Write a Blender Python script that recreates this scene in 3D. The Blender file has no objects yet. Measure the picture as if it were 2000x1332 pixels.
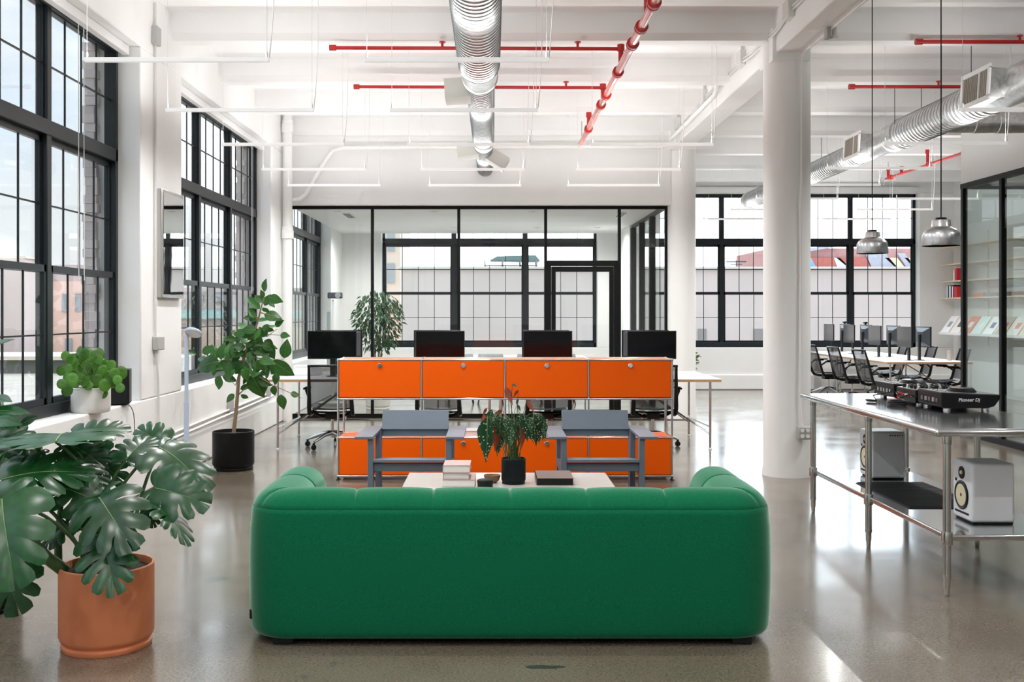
import bpy, bmesh, math, random
from mathutils import Vector, Matrix, Euler

C = bpy.context.scene.collection
SC = bpy.context.scene
PI = math.pi
EYE = 1.51

# ------------------------------------------------------------------ camera
cam_d = bpy.data.cameras.new('camera')
cam = bpy.data.objects.new('camera', cam_d)
C.objects.link(cam)
cam.location = (0, 0, EYE)
cam.rotation_euler = (PI / 2, 0, 0)
cam_d.sensor_width = 36
cam_d.lens = 36.0            # 2000 px focal length on a 2000 px wide frame
cam_d.shift_x = 37 / 2000
cam_d.shift_y = -56 / 2000
cam_d.clip_start = 0.05
cam_d.clip_end = 500
SC.camera = cam

# ------------------------------------------------------------------ world (bright hazy sky, sun behind thin cloud beyond the far facade)
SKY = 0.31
w = bpy.data.worlds.new('sky')
SC.world = w
w.use_nodes = True
nt = w.node_tree
nt.nodes.clear()
def wn(t, **k):
    n = nt.nodes.new(t)
    for a, b in k.items():
        setattr(n, a, b)
    return n
tc = wn('ShaderNodeTexCoord')
sep = wn('ShaderNodeSeparateXYZ')
nt.links.new(tc.outputs['Generated'], sep.inputs[0])
ramp = wn('ShaderNodeValToRGB')
e = ramp.color_ramp.elements
e[0].position = 0.0
e[0].color = (0.97, 0.95, 0.92, 1)
e[1].position = 0.75
e[1].color = (0.50, 0.64, 0.82, 1)
ne = e.new(0.16)
ne.color = (0.74, 0.85, 0.96, 1)
nt.links.new(sep.outputs['Z'], ramp.inputs[0])
noise = wn('ShaderNodeTexNoise')
noise.inputs['Scale'].default_value = 2.6
noise.inputs['Detail'].default_value = 5
mp = wn('ShaderNodeMapping')
mp.inputs['Scale'].default_value = (1, 1, 3.2)
nt.links.new(tc.outputs['Generated'], mp.inputs[0])
nt.links.new(mp.outputs[0], noise.inputs['Vector'])
cr = wn('ShaderNodeMapRange')
cr.inputs[1].default_value = 0.42
cr.inputs[2].default_value = 0.68
nt.links.new(noise.outputs[0], cr.inputs[0])
mixc = wn('ShaderNodeMix', data_type='RGBA')
nt.links.new(cr.outputs[0], mixc.inputs[0])
nt.links.new(ramp.outputs[0], mixc.inputs[6])
mixc.inputs[7].default_value = (0.90, 0.93, 0.95, 1)
# broad glow of the veiled sun
dot = wn('ShaderNodeVectorMath', operation='DOT_PRODUCT')
nt.links.new(tc.outputs['Generated'], dot.inputs[0])
sd = Vector((0.25, 0.86, 0.42)).normalized()
dot.inputs[1].default_value = sd
gl = wn('ShaderNodeMapRange', interpolation_type='SMOOTHSTEP')
gl.inputs[1].default_value = 0.77
gl.inputs[2].default_value = 0.93
gl.inputs[3].default_value = 1.0
gl.inputs[4].default_value = 5.5
nt.links.new(dot.outputs['Value'], gl.inputs[0])
# overcast skies grow brighter overhead
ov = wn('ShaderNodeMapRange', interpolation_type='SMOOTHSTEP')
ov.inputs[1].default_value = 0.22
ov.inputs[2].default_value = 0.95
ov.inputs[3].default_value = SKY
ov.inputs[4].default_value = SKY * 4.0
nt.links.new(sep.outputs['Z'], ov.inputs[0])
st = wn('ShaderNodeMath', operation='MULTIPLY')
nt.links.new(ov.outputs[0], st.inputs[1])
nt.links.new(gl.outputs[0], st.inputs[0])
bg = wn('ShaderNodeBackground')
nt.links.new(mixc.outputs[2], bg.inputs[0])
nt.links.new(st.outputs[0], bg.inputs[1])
wo = wn('ShaderNodeOutputWorld')
nt.links.new(bg.outputs[0], wo.inputs[0])

FILL_UP_W = 2.6              # added fill light, aimed at the ceiling from each pendant bar
FILL_DOWN_W = 26.0           # stronger added fill, aimed down from each pendant bar
UNSEEN_FILL_W = 15.0              # weaker fill in the unseen bars added out of frame

ROOM_LAMP_W = 34.0            # recessed lamps in the back glass room

SC.view_settings.view_transform = 'Standard'
SC.view_settings.look = 'None'
SC.view_settings.gamma = 1.0
SC.view_settings.use_curve_mapping = False
SC.view_settings.exposure = 1.88
SC.cycles.max_bounces = 10
SC.cycles.diffuse_bounces = 6
SC.cycles.glossy_bounces = 5
SC.cycles.transparent_max_bounces = 24
SC.cycles.transmission_bounces = 6
SC.cycles.sample_clamp_indirect = 6.0
SC.cycles.caustics_reflective = False
SC.cycles.caustics_refractive = False

# ------------------------------------------------------------------ helpers
def P(px, py, Y):
    """point at depth Y that stands on the line of sight of photo pixel (px, py)"""
    return Vector(((px - 963) * Y / 2000, Y, EYE - (py - 610) * Y / 2000))

def wloc(o):
    v = Vector((0, 0, 0))
    while o is not None:
        v += Vector(o.location)
        o = o.parent
    return v

class MB:
    """collects simple shapes and links them as one mesh object"""
    def __init__(s):
        s.v = []
        s.f = []
    def add(s, vs, fs):
        b = len(s.v)
        s.v.extend([tuple(q) for q in vs])
        s.f.extend([tuple(i + b for i in f) for f in fs])
        return s
    def box(s, x0, x1, y0, y1, z0, z1, m=None):
        vs = [Vector(q) for q in ((x0, y0, z0), (x1, y0, z0), (x1, y1, z0), (x0, y1, z0), (x0, y0, z1), (x1, y0, z1), (x1, y1, z1), (x0, y1, z1))]
        if m is not None:
            vs = [m @ q for q in vs]
        return s.add(vs, [(0, 3, 2, 1), (4, 5, 6, 7), (0, 1, 5, 4), (1, 2, 6, 5), (2, 3, 7, 6), (3, 0, 4, 7)])
    def prism(s, poly, z0, z1, m=None):
        n = len(poly)
        vs = [Vector((x, y, z0)) for x, y in poly] + [Vector((x, y, z1)) for x, y in poly]
        if m is not None:
            vs = [m @ q for q in vs]
        return s.add(vs, [tuple(reversed(range(n))), tuple(range(n, 2 * n))] + [(i, (i + 1) % n, n + (i + 1) % n, n + i) for i in range(n)])
    def tube(s, pts, r, n=8, caps=True, closed=False):
        pts = [Vector(p) for p in pts]
        k = len(pts)
        rs = r if isinstance(r, (list, tuple)) else [r] * k
        t = (pts[1] - pts[0]).normalized()
        up = Vector((0, 0, 1)) if abs(t.z) < 0.9 else Vector((1, 0, 0))
        a = t.cross(up).normalized()
        vs, fs = [], []
        for i, p in enumerate(pts):
            if closed:
                t2 = (pts[(i + 1) % k] - pts[i - 1]).normalized()
            elif i == 0:
                t2 = (pts[1] - pts[0]).normalized()
            elif i == k - 1:
                t2 = (pts[-1] - pts[-2]).normalized()
            else:
                t2 = ((pts[i + 1] - p).normalized() + (p - pts[i - 1]).normalized())
                t2 = t2.normalized() if t2.length > 1e-6 else t
            a = a - t2 * a.dot(t2)
            a = a.normalized() if a.length > 1e-6 else t2.orthogonal().normalized()
            b = t2.cross(a)
            for j in range(n):
                an = 2 * PI * j / n
                vs.append(p + (a * math.cos(an) + b * math.sin(an)) * rs[i])
        for i in range(k if closed else k - 1):
            for j in range(n):
                q = (i + 1) % k
                fs.append((i * n + j, i * n + (j + 1) % n, q * n + (j + 1) % n, q * n + j))
        if caps and not closed:
            fs.append(tuple(reversed(range(n))))
            fs.append(tuple(range((k - 1) * n, k * n)))
        return s.add(vs, fs)
    def cyl(s, p0, p1, r0, r1=None, n=16):
        return s.tube([p0, p1], [r0, r0 if r1 is None else r1], n)
    def lathe(s, prof, n=24, c=(0, 0, 0), m=None):
        c = Vector(c)
        vs, fs = [], []
        for r, z in prof:
            for j in range(n):
                an = 2 * PI * j / n
                q = Vector((r * math.cos(an), r * math.sin(an), z))
                vs.append((m @ q if m is not None else q) + c)
        for i in range(len(prof) - 1):
            for j in range(n):
                fs.append((i * n + j, i * n + (j + 1) % n, (i + 1) * n + (j + 1) % n, (i + 1) * n + j))
        if prof[0][0] > 1e-4:
            fs.append(tuple(reversed(range(n))))
        if prof[-1][0] > 1e-4:
            fs.append(tuple(range((len(prof) - 1) * n, len(prof) * n)))
        return s.add(vs, fs)
    def grid(s, rows, cu=False, cv=False):
        nu, nv = len(rows), len(rows[0])
        vs = [q for r in rows for q in r]
        fs = []
        for i in range(nu if cu else nu - 1):
            for j in range(nv if cv else nv - 1):
                a, b = (i + 1) % nu, (j + 1) % nv
                fs.append((i * nv + j, i * nv + b, a * nv + b, a * nv + j))
        return s.add(vs, fs)
    def ball(s, c, r, n=10, sc=(1, 1, 1)):
        prof = [(r * math.sin(PI * i / n), -r * math.cos(PI * i / n)) for i in range(n + 1)]
        m = Matrix.Diagonal((sc[0], sc[1], sc[2])).to_3x3()
        return s.lathe([(max(a, 1e-5), b) for a, b in prof], max(8, n), c, m)
    def mesh(s, name, mat=None, smooth=None):
        me = bpy.data.meshes.new(name)
        me.from_pydata(s.v, [], s.f)
        if smooth is not None:
            me.shade_smooth()
            me.set_sharp_from_angle(angle=math.radians(smooth))
        for q in (mat if isinstance(mat, (list, tuple)) else [mat]):
            if q is not None:
                me.materials.append(q)
        me.update()
        return me
    def build(s, name, mat, parent=None, smooth=None, bevel=None, world=True, segs=2):
        if parent is not None and world:
            L = wloc(parent)
            s.v = [(a - L.x, b - L.y, c - L.z) for a, b, c in s.v]
        me = s.mesh(name, mat, smooth if smooth is not None else (30 if bevel else None))
        bm = bmesh.new()
        bm.from_mesh(me)
        bmesh.ops.recalc_face_normals(bm, faces=bm.faces)
        bm.to_mesh(me)
        bm.free()
        o = bpy.data.objects.new(name, me)
        C.objects.link(o)
        if parent is not None:
            o.parent = parent
        if bevel:
            b = o.modifiers.new('edge', 'BEVEL')
            b.width = bevel
            b.segments = segs
            b.limit_method = 'ANGLE'
            b.angle_limit = math.radians(40)
        return o

def tag(o, label=None, cat=None, group=None, kind=None):
    if label: o['label'] = label
    if cat: o['category'] = cat
    if group: o['group'] = group
    if kind: o['kind'] = kind
    return o

def thing(name, label, cat, loc=(0, 0, 0), rz=0, group=None, kind=None):
    o = bpy.data.objects.new(name, None)
    C.objects.link(o)
    o.location = loc
    o.rotation_euler = (0, 0, rz)
    o.empty_display_size = 0.1
    return tag(o, label, cat, group, kind)

def place(me, name, parent=None, loc=(0, 0, 0), world=True):
    o = bpy.data.objects.new(name, me)
    C.objects.link(o)
    if parent is not None:
        o.parent = parent
        if world:
            loc = Vector(loc) - wloc(parent)
    o.location = loc
    return o

def copy_tree(o, parent=None):
    c = o.copy()
    C.objects.link(c)
    if parent is not None:
        c.parent = parent
    for ch in o.children:
        copy_tree(ch, c)
    return c

def bezier(p0, p1, p2, p3, n=10):
    out = []
    for i in range(n + 1):
        t = i / n
        out.append(Vector(p0) * (1 - t) ** 3 + Vector(p1) * 3 * t * (1 - t) ** 2 + Vector(p2) * 3 * t * t * (1 - t) + Vector(p3) * t ** 3)
    return out

# ------------------------------------------------------------------ materials
def mat(name, col, rough=0.5, metal=0.0, spec=0.5, bump=0.0, bscale=40, var=0.0, vscale=6, sheen=0.0, coat=0.0, emit=None, aniso=None, stretch=None):
    m = bpy.data.materials.new(name)
    m.use_nodes = True
    t = m.node_tree
    b = t.nodes['Principled BSDF']
    b.inputs['Base Color'].default_value = (*col, 1)
    b.inputs['Roughness'].default_value = rough
    b.inputs['Metallic'].default_value = metal
    b.inputs['Specular IOR Level'].default_value = spec
    b.inputs['Coat Weight'].default_value = coat
    if sheen:
        b.inputs['Sheen Weight'].default_value = sheen
        b.inputs['Sheen Roughness'].default_value = 0.45
    if emit:
        b.inputs['Emission Color'].default_value = (*emit[0], 1)
        b.inputs['Emission Strength'].default_value = emit[1]
    c = None
    if var or bump:
        c = t.nodes.new('ShaderNodeTexCoord')
        src = c.outputs['Object']
        if stretch:
            mpn = t.nodes.new('ShaderNodeMapping')
            mpn.inputs['Scale'].default_value = stretch
            t.links.new(src, mpn.inputs[0])
            src = mpn.outputs[0]
    if var:
        n = t.nodes.new('ShaderNodeTexNoise')
        n.inputs['Scale'].default_value = vscale
        n.inputs['Detail'].default_value = 4
        t.links.new(src, n.inputs['Vector'])
        r = t.nodes.new('ShaderNodeMapRange')
        r.inputs[1].default_value = 0.25
        r.inputs[2].default_value = 0.75
        r.inputs[3].default_value = 1 - var
        r.inputs[4].default_value = 1 + var
        t.links.new(n.outputs[0], r.inputs[0])
        x = t.nodes.new('ShaderNodeMix')
        x.data_type = 'RGBA'
        x.blend_type = 'MULTIPLY'
        x.inputs[0].default_value = 1
        x.inputs[6].default_value = (*col, 1)
        t.links.new(r.outputs[0], x.inputs[7])
        t.links.new(x.outputs[2], b.inputs['Base Color'])
    if bump:
        n = t.nodes.new('ShaderNodeTexNoise')
        n.inputs['Scale'].default_value = bscale
        n.inputs['Detail'].default_value = 3
        t.links.new(src, n.inputs['Vector'])
        u = t.nodes.new('ShaderNodeBump')
        u.inputs['Strength'].default_value = bump
        u.inputs['Distance'].default_value = 0.01
        t.links.new(n.outputs[0], u.inputs['Height'])
        t.links.new(u.outputs[0], b.inputs['Normal'])
    return m

def glass_mat(name, tint, ior=1.45):
    m = bpy.data.materials.new(name)
    m.use_nodes = True
    t = m.node_tree
    t.nodes.clear()
    o = t.nodes.new('ShaderNodeOutputMaterial')
    mx = t.nodes.new('ShaderNodeMixShader')
    tr = t.nodes.new('ShaderNodeBsdfTransparent')
    tr.inputs[0].default_value = (*tint, 1)
    g = t.nodes.new('ShaderNodeBsdfGlossy')
    g.inputs['Roughness'].default_value = 0.0
    gm_ = t.nodes.new('ShaderNodeNewGeometry')
    dp = t.nodes.new('ShaderNodeVectorMath')
    dp.operation = 'DOT_PRODUCT'
    t.links.new(gm_.outputs['Normal'], dp.inputs[0])
    t.links.new(gm_.outputs['Incoming'], dp.inputs[1])
    ops = [('ABSOLUTE', None), ('SUBTRACT', 1.0), ('POWER', 5.0), ('MULTIPLY_ADD', None)]
    f0 = ((ior - 1) / (ior + 1)) ** 2
    cur = dp.outputs['Value']
    f = None
    for op, v in ops:            # Schlick reflection, the same from both sides of the pane
        f = t.nodes.new('ShaderNodeMath')
        f.operation = op
        if op == 'SUBTRACT':
            f.inputs[0].default_value = 1.0
            t.links.new(cur, f.inputs[1])
        else:
            t.links.new(cur, f.inputs[0])
            if op == 'POWER':
                f.inputs[1].default_value = v
            if op == 'MULTIPLY_ADD':
                f.inputs[1].default_value = 1 - f0
                f.inputs[2].default_value = f0
        cur = f.outputs[0]
    t.links.new(f.outputs[0], mx.inputs[0])
    t.links.new(tr.outputs[0], mx.inputs[1])
    t.links.new(g.outputs[0], mx.inputs[2])
    t.links.new(mx.outputs[0], o.inputs[0])
    return m

M = {}
M['wall'] = mat('white_paint', (0.84, 0.84, 0.835), 0.55, bump=0.25, bscale=9, var=0.02, vscale=2)
M['ceiling'] = mat('white_ceiling_paint', (0.86, 0.86, 0.86), 0.6, bump=0.12, bscale=14, var=0.015, vscale=3)
M['column'] = mat('white_column_paint', (0.86, 0.86, 0.85), 0.42, bump=0.1, bscale=7, var=0.015, vscale=3)
M['frame'] = mat('black_window_steel', (0.010, 0.014, 0.017), 0.36, spec=0.3)
M['part_frame'] = mat('black_partition_steel', (0.006, 0.007, 0.007), 0.42, spec=0.15)
M['glass'] = glass_mat('window_glass', (0.97, 0.985, 0.985), 1.33)
M['part_glass'] = glass_mat('partition_glass', (0.965, 0.985, 0.975), 1.4)
M['room_glass'] = glass_mat('meeting_room_glass', (0.935, 0.97, 0.963), 1.8)
M['white'] = mat('white_lacquer', (0.82, 0.82, 0.82), 0.4)
M['white_metal'] = mat('white_powder_coat', (0.86, 0.86, 0.86), 0.45)
M['light_bar'] = mat('white_bar_added_glow', (0.90, 0.90, 0.90), 0.45, emit=((1, 1, 1), 0.10))  # weak glow added to whiten the faces of the bars
M['grey_box'] = mat('grey_junction_box', (0.42, 0.42, 0.41), 0.5, bump=0.1)
M['conduit'] = mat('painted_conduit', (0.66, 0.66, 0.64), 0.4)
M['chrome'] = mat('chrome', (0.72, 0.73, 0.74), 0.10, 1.0)
M['alu'] = mat('polished_aluminium', (0.62, 0.63, 0.64), 0.24, 1.0)
M['steel'] = mat('brushed_stainless', (0.60, 0.59, 0.57), 0.24, 1.0, bump=0.03, bscale=30, stretch=(1, 30, 1))
M['steel_top'] = mat('polished_stainless_sheet', (0.66, 0.67, 0.68), 0.13, 1.0, bump=0.06, bscale=3)
M['black'] = mat('black_plastic', (0.006, 0.0065, 0.0075), 0.38, spec=0.3)
M['black_soft'] = mat('black_matte', (0.008, 0.009, 0.009), 0.6, spec=0.25, bump=0.05)
M['screen'] = mat('glossy_black_screen', (0.003, 0.0035, 0.0045), 0.09, spec=0.22)
M['screen_reflection_grey'] = mat('reflecting_screen', (0.09, 0.09, 0.09), 0.12, spec=1.0)  # grey base paints reflected brightness onto the switched-off screens
M['dark_grey'] = mat('charcoal_plastic', (0.05, 0.056, 0.064), 0.4)
M['orange'] = mat('orange_powder_coat', (0.92, 0.115, 0.0), 0.38, spec=0.2)
M['slate'] = mat('slate_blue_lacquer', (0.115, 0.15, 0.19), 0.42, var=0.05)
M['table_top'] = mat('light_grey_laminate', (0.52, 0.48, 0.44), 0.24, var=0.02)
M['desk_top'] = mat('white_laminate', (0.80, 0.80, 0.81), 0.28)
M['ply'] = mat('plywood_edge', (0.50, 0.31, 0.16), 0.5, var=0.15, vscale=30, stretch=(1, 1, 12))
M['shelf_wood'] = mat('pale_birch', (0.74, 0.62, 0.47), 0.5, var=0.08, vscale=10)
M['terracotta'] = mat('orange_terracotta', (0.68, 0.225, 0.10), 0.5, bump=0.06, bscale=60, var=0.06)
M['pot_black'] = mat('black_glazed_pot', (0.005, 0.0055, 0.006), 0.4, spec=0.2)
M['pot_slate'] = mat('matte_black_pot', (0.006, 0.0095, 0.0115), 0.5, spec=0.2)
M['pot_white'] = mat('chalk_white_pot', (0.74, 0.72, 0.69), 0.7, bump=0.1)
M['soil'] = mat('dark_soil', (0.02, 0.015, 0.011), 0.95, bump=0.9, bscale=60, var=0.5, vscale=50)
M['stem'] = mat('green_stem', (0.045, 0.10, 0.03), 0.45)
M['bark'] = mat('pale_bark', (0.25, 0.18, 0.105), 0.8, bump=0.3, bscale=50)
M['red_pipe'] = mat('red_sprinkler_paint', (0.47, 0.018, 0.016), 0.3, spec=0.4)
M['pink_pipe'] = mat('glossy_red_pipe_paint', (0.66, 0.13, 0.11), 0.22, coat=0.5)
M['blue_metal'] = mat('pale_blue_lacquer', (0.50, 0.58, 0.70), 0.35)
M['paper'] = mat('paper_pages', (0.76, 0.74, 0.72), 0.8)
M['wood_bowl'] = mat('olive_wood', (0.22, 0.125, 0.05), 0.45, var=0.3, vscale=20)
M['spk_white'] = mat('white_satin_speaker', (0.84, 0.86, 0.89), 0.35)
M['cone'] = mat('cream_speaker_cone', (0.80, 0.72, 0.50), 0.5)
M['mat_dark'] = mat('dark_rubber', (0.012, 0.015, 0.016), 0.7)
M['red'] = mat('red_cover', (0.55, 0.02, 0.03), 0.5)
M['navy'] = mat('navy_cover', (0.03, 0.04, 0.14), 0.5)
M['coral'] = mat('coral_print', (0.75, 0.22, 0.10), 0.5)
M['brown_book'] = mat('brown_cover', (0.115, 0.07, 0.055), 0.55)
M['pinkbook'] = mat('dusty_pink_cover', (0.42, 0.30, 0.27), 0.6)
M['grey_book'] = mat('grey_cover', (0.33, 0.35, 0.37), 0.55)
M['beige'] = mat('beige_card', (0.52, 0.46, 0.39), 0.7)
M['letter'] = mat('white_print', (0.85, 0.85, 0.85), 0.5)
M['grey_shell'] = mat('grey_chair_shell', (0.24, 0.27, 0.29), 0.5)

def floor_mat():
    m = mat('polished_concrete', (0.13, 0.115, 0.10), 0.2)
    t = m.node_tree
    b = t.nodes['Principled BSDF']
    c = t.nodes.new('ShaderNodeTexCoord')
    def noise(sc, det, out='Fac'):
        n = t.nodes.new('ShaderNodeTexNoise')
        n.inputs['Scale'].default_value = sc
        n.inputs['Detail'].default_value = det
        t.links.new(c.outputs['Object'], n.inputs['Vector'])
        return n.outputs[0]
    def ramp(src, stops):
        r = t.nodes.new('ShaderNodeValToRGB')
        els = r.color_ramp.elements
        while len(els) < len(stops):
            els.new(0.5)
        for q, (p, col) in zip(els, stops):
            q.position = p
            q.color = (*col, 1) if len(col) == 3 else col
        t.links.new(src, r.inputs[0])
        return r.outputs[0]
    def mix(fac, a, bb, mode='MIX'):
        x = t.nodes.new('ShaderNodeMix')
        x.data_type = 'RGBA'
        x.blend_type = mode
        for s, v in ((0, fac), (6, a), (7, bb)):
            if hasattr(v, 'links'):
                t.links.new(v, x.inputs[s])
            else:
                x.inputs[s].default_value = v if s == 0 else (*v, 1)
        return x.outputs[2]
    base = ramp(noise(0.9, 6), [(0.25, (0.13, 0.102, 0.072)), (0.5, (0.165, 0.137, 0.102)), (0.75, (0.205, 0.178, 0.142))])
    agg = ramp(noise(85, 2), [(0.35, (0.72, 0.72, 0.72)), (0.55, (1, 1, 1)), (0.72, (1.25, 1.22, 1.16))])
    col = mix(1.0, base, agg, 'MULTIPLY')
    # one dark stain in front of the sofa
    dm = t.nodes.new('ShaderNodeMapping')
    dm.inputs['Location'].default_value = (-0.22 / 0.16, -4.36 / 0.05, 0)
    dm.inputs['Scale'].default_value = (1 / 0.16, 1 / 0.05, 0)
    t.links.new(c.outputs['Object'], dm.inputs[0])
    ln = t.nodes.new('ShaderNodeVectorMath')
    ln.operation = 'LENGTH'
    t.links.new(dm.outputs[0], ln.inputs[0])
    sm = t.nodes.new('ShaderNodeMath')
    t.links.new(ln.outputs['Value'], sm.inputs[0])
    t.links.new(noise(9, 3), sm.inputs[1])
    stain = ramp(sm.outputs[0], [(0.0, (1, 1, 1)), (0.98, (1, 1, 1)), (1.0, (0, 0, 0))])
    blot = ramp(noise(2.3, 3), [(0.66, (0, 0, 0)), (0.70, (1, 1, 1))])
    col = mix(blot, col, (0.085, 0.085, 0.075))
    col = mix(stain, col, (0.045, 0.05, 0.042))
    t.links.new(col, b.inputs['Base Color'])
    r = t.nodes.new('ShaderNodeMapRange')
    r.inputs[1].default_value = 0.3
    r.inputs[2].default_value = 0.7
    r.inputs[3].default_value = 0.13
    r.inputs[4].default_value = 0.27
    t.links.new(noise(1.7, 5), r.inputs[0])
    t.links.new(r.outputs[0], b.inputs['Roughness'])
    u = t.nodes.new('ShaderNodeBump')
    u.inputs['Strength'].default_value = 0.10
    u.inputs['Distance'].default_value = 0.02
    t.links.new(noise(2.2, 2), u.inputs['Height'])
    t.links.new(u.outputs[0], b.inputs['Normal'])
    b.inputs['IOR'].default_value = 1.55
    b.inputs['Coat Weight'].default_value = 0.38
    b.inputs['Coat Roughness'].default_value = 0.13
    b.inputs['Coat IOR'].default_value = 1.5
    return m
M['floor'] = floor_mat()

def fabric_mat():
    m = mat('green_wool', (0.004, 0.115, 0.045), 0.9, spec=0.15, sheen=0.95)
    t = m.node_tree
    b = t.nodes['Principled BSDF']
    b.inputs['Sheen Roughness'].default_value = 0.32
    b.inputs['Sheen Tint'].default_value = (0.62, 1.0, 0.80, 1)
    c = t.nodes.new('ShaderNodeTexCoord')
    hs = []
    for sc in ((240, 240, 900), (900, 900, 240)):
        mpn = t.nodes.new('ShaderNodeMapping')
        mpn.inputs['Scale'].default_value = sc
        t.links.new(c.outputs['Object'], mpn.inputs[0])
        n = t.nodes.new('ShaderNodeTexNoise')
        n.inputs['Scale'].default_value = 1
        n.inputs['Detail'].default_value = 2
        t.links.new(mpn.outputs[0], n.inputs['Vector'])
        hs.append(n.outputs[0])
    a = t.nodes.new('ShaderNodeMath')
    t.links.new(hs[0], a.inputs[0])
    t.links.new(hs[1], a.inputs[1])
    r = t.nodes.new('ShaderNodeValToRGB')
    r.color_ramp.elements[0].position = 0.38
    r.color_ramp.elements[0].color = (0.0004, 0.072, 0.027, 1)
    r.color_ramp.elements[1].position = 0.62
    r.color_ramp.elements[1].color = (0.002, 0.165, 0.074, 1)
    h = t.nodes.new('ShaderNodeMath')
    h.operation = 'MULTIPLY'
    h.inputs[1].default_value = 0.5
    t.links.new(a.outputs[0], h.inputs[0])
    t.links.new(h.outputs[0], r.inputs[0])
    t.links.new(r.outputs[0], b.inputs['Base Color'])
    u = t.nodes.new('ShaderNodeBump')
    u.inputs['Strength'].default_value = 0.35
    u.inputs['Distance'].default_value = 0.003
    t.links.new(h.outputs[0], u.inputs['Height'])
    t.links.new(u.outputs[0], b.inputs['Normal'])
    return m
M['fabric'] = fabric_mat()

def mesh_mat():
    m = mat('black_woven_mesh', (0.018, 0.021, 0.026), 0.5)
    t = m.node_tree
    b = t.nodes['Principled BSDF']
    tr = t.nodes.new('ShaderNodeBsdfTransparent')
    mx = t.nodes.new('ShaderNodeMixShader')
    mx.inputs[0].default_value = 0.78
    t.links.new(tr.outputs[0], mx.inputs[1])
    t.links.new(b.outputs[0], mx.inputs[2])
    t.links.new(mx.outputs[0], t.nodes['Material Output'].inputs[0])
    return m
M['mesh'] = mesh_mat()

def duct_mat():
    m = mat('galvanised_spiral_duct', (0.60, 0.62, 0.62), 0.24, 1.0)
    t = m.node_tree
    b = t.nodes['Principled BSDF']
    c = t.nodes.new('ShaderNodeTexCoord')
    v = t.nodes.new('ShaderNodeTexVoronoi')
    v.inputs['Scale'].default_value = 26
    t.links.new(c.outputs['Object'], v.inputs['Vector'])
    r = t.nodes.new('ShaderNodeMapRange')
    r.inputs[3].default_value = 0.30
    r.inputs[4].default_value = 0.36
    t.links.new(v.outputs['Color'], r.inputs[0])
    t.links.new(r.outputs[0], b.inputs['Roughness'])
    x = t.nodes.new('ShaderNodeMapRange')
    x.inputs[3].default_value = 0.5
    x.inputs[4].default_value = 0.72
    t.links.new(v.outputs['Color'], x.inputs[0])
    t.links.new(x.outputs[0], b.inputs['Base Color'])
    n = t.nodes.new('ShaderNodeTexNoise')
    n.inputs['Scale'].default_value = 7
    t.links.new(c.outputs['Object'], n.inputs['Vector'])
    u = t.nodes.new('ShaderNodeBump')
    u.inputs['Strength'].default_value = 0.012
    u.inputs['Distance'].default_value = 0.01
    t.links.new(n.outputs[0], u.inputs['Height'])
    t.links.new(u.outputs[0], b.inputs['Normal'])
    return m
M['duct'] = duct_mat()
M['duct_seam'] = mat('duct_lock_seam', (0.30, 0.32, 0.33), 0.4, 1.0)

def leaf_mat(name, top, back, rough=0.35, dots=False, var=0.25, spec=0.35):
    m = mat(name, top, rough, spec=spec)
    t = m.node_tree
    b = t.nodes['Principled BSDF']
    g = t.nodes.new('ShaderNodeNewGeometry')
    c = t.nodes.new('ShaderNodeTexCoord')
    n = t.nodes.new('ShaderNodeTexNoise')
    n.inputs['Scale'].default_value = 9
    t.links.new(c.outputs['Object'], n.inputs['Vector'])
    r = t.nodes.new('ShaderNodeMapRange')
    r.inputs[1].default_value = 0.3
    r.inputs[2].default_value = 0.7
    r.inputs[3].default_value = 1 - var
    r.inputs[4].default_value = 1 + var
    t.links.new(n.outputs[0], r.inputs[0])
    oi = t.nodes.new('ShaderNodeObjectInfo')
    ro = t.nodes.new('ShaderNodeMapRange')
    ro.inputs[3].default_value = 0.72
    ro.inputs[4].default_value = 1.35
    t.links.new(oi.outputs['Random'], ro.inputs[0])
    mu = t.nodes.new('ShaderNodeMath')
    mu.operation = 'MULTIPLY'
    t.links.new(r.outputs[0], mu.inputs[0])
    t.links.new(ro.outputs[0], mu.inputs[1])
    x = t.nodes.new('ShaderNodeMix')
    x.data_type = 'RGBA'
    x.blend_type = 'MULTIPLY'
    x.inputs[0].default_value = 1
    x.inputs[6].default_value = (*top, 1)
    t.links.new(mu.outputs[0], x.inputs[7])
    col = x.outputs[2]
    if dots:
        v = t.nodes.new('ShaderNodeTexVoronoi')
        v.inputs['Scale'].default_value = 15
        t.links.new(c.outputs['Object'], v.inputs['Vector'])
        d = t.nodes.new('ShaderNodeValToRGB')
        d.color_ramp.elements[0].position = 0.20
        d.color_ramp.elements[0].color = (1, 1, 1, 1)
        d.color_ramp.elements[1].position = 0.27
        d.color_ramp.elements[1].color = (0, 0, 0, 1)
        t.links.new(v.outputs['Distance'], d.inputs[0])
        y = t.nodes.new('ShaderNodeMix')
        y.data_type = 'RGBA'
        t.links.new(d.outputs[0], y.inputs[0])
        t.links.new(col, y.inputs[6])
        y.inputs[7].default_value = (0.72, 0.76, 0.70, 1)
        col = y.outputs[2]
    z = t.nodes.new('ShaderNodeMix')
    z.data_type = 'RGBA'
    t.links.new(g.outputs['Backfacing'], z.inputs[0])
    t.links.new(col, z.inputs[6])
    z.inputs[7].default_value = (*back, 1)
    t.links.new(z.outputs[2], b.inputs['Base Color'])
    tl = t.nodes.new('ShaderNodeBsdfTranslucent')
    t.links.new(z.outputs[2], tl.inputs[0])
    mx = t.nodes.new('ShaderNodeMixShader')
    mx.inputs[0].default_value = 0.22
    t.links.new(b.outputs[0], mx.inputs[1])
    t.links.new(tl.outputs[0], mx.inputs[2])
    t.links.new(mx.outputs[0], t.nodes['Material Output'].inputs[0])
    return m
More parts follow.
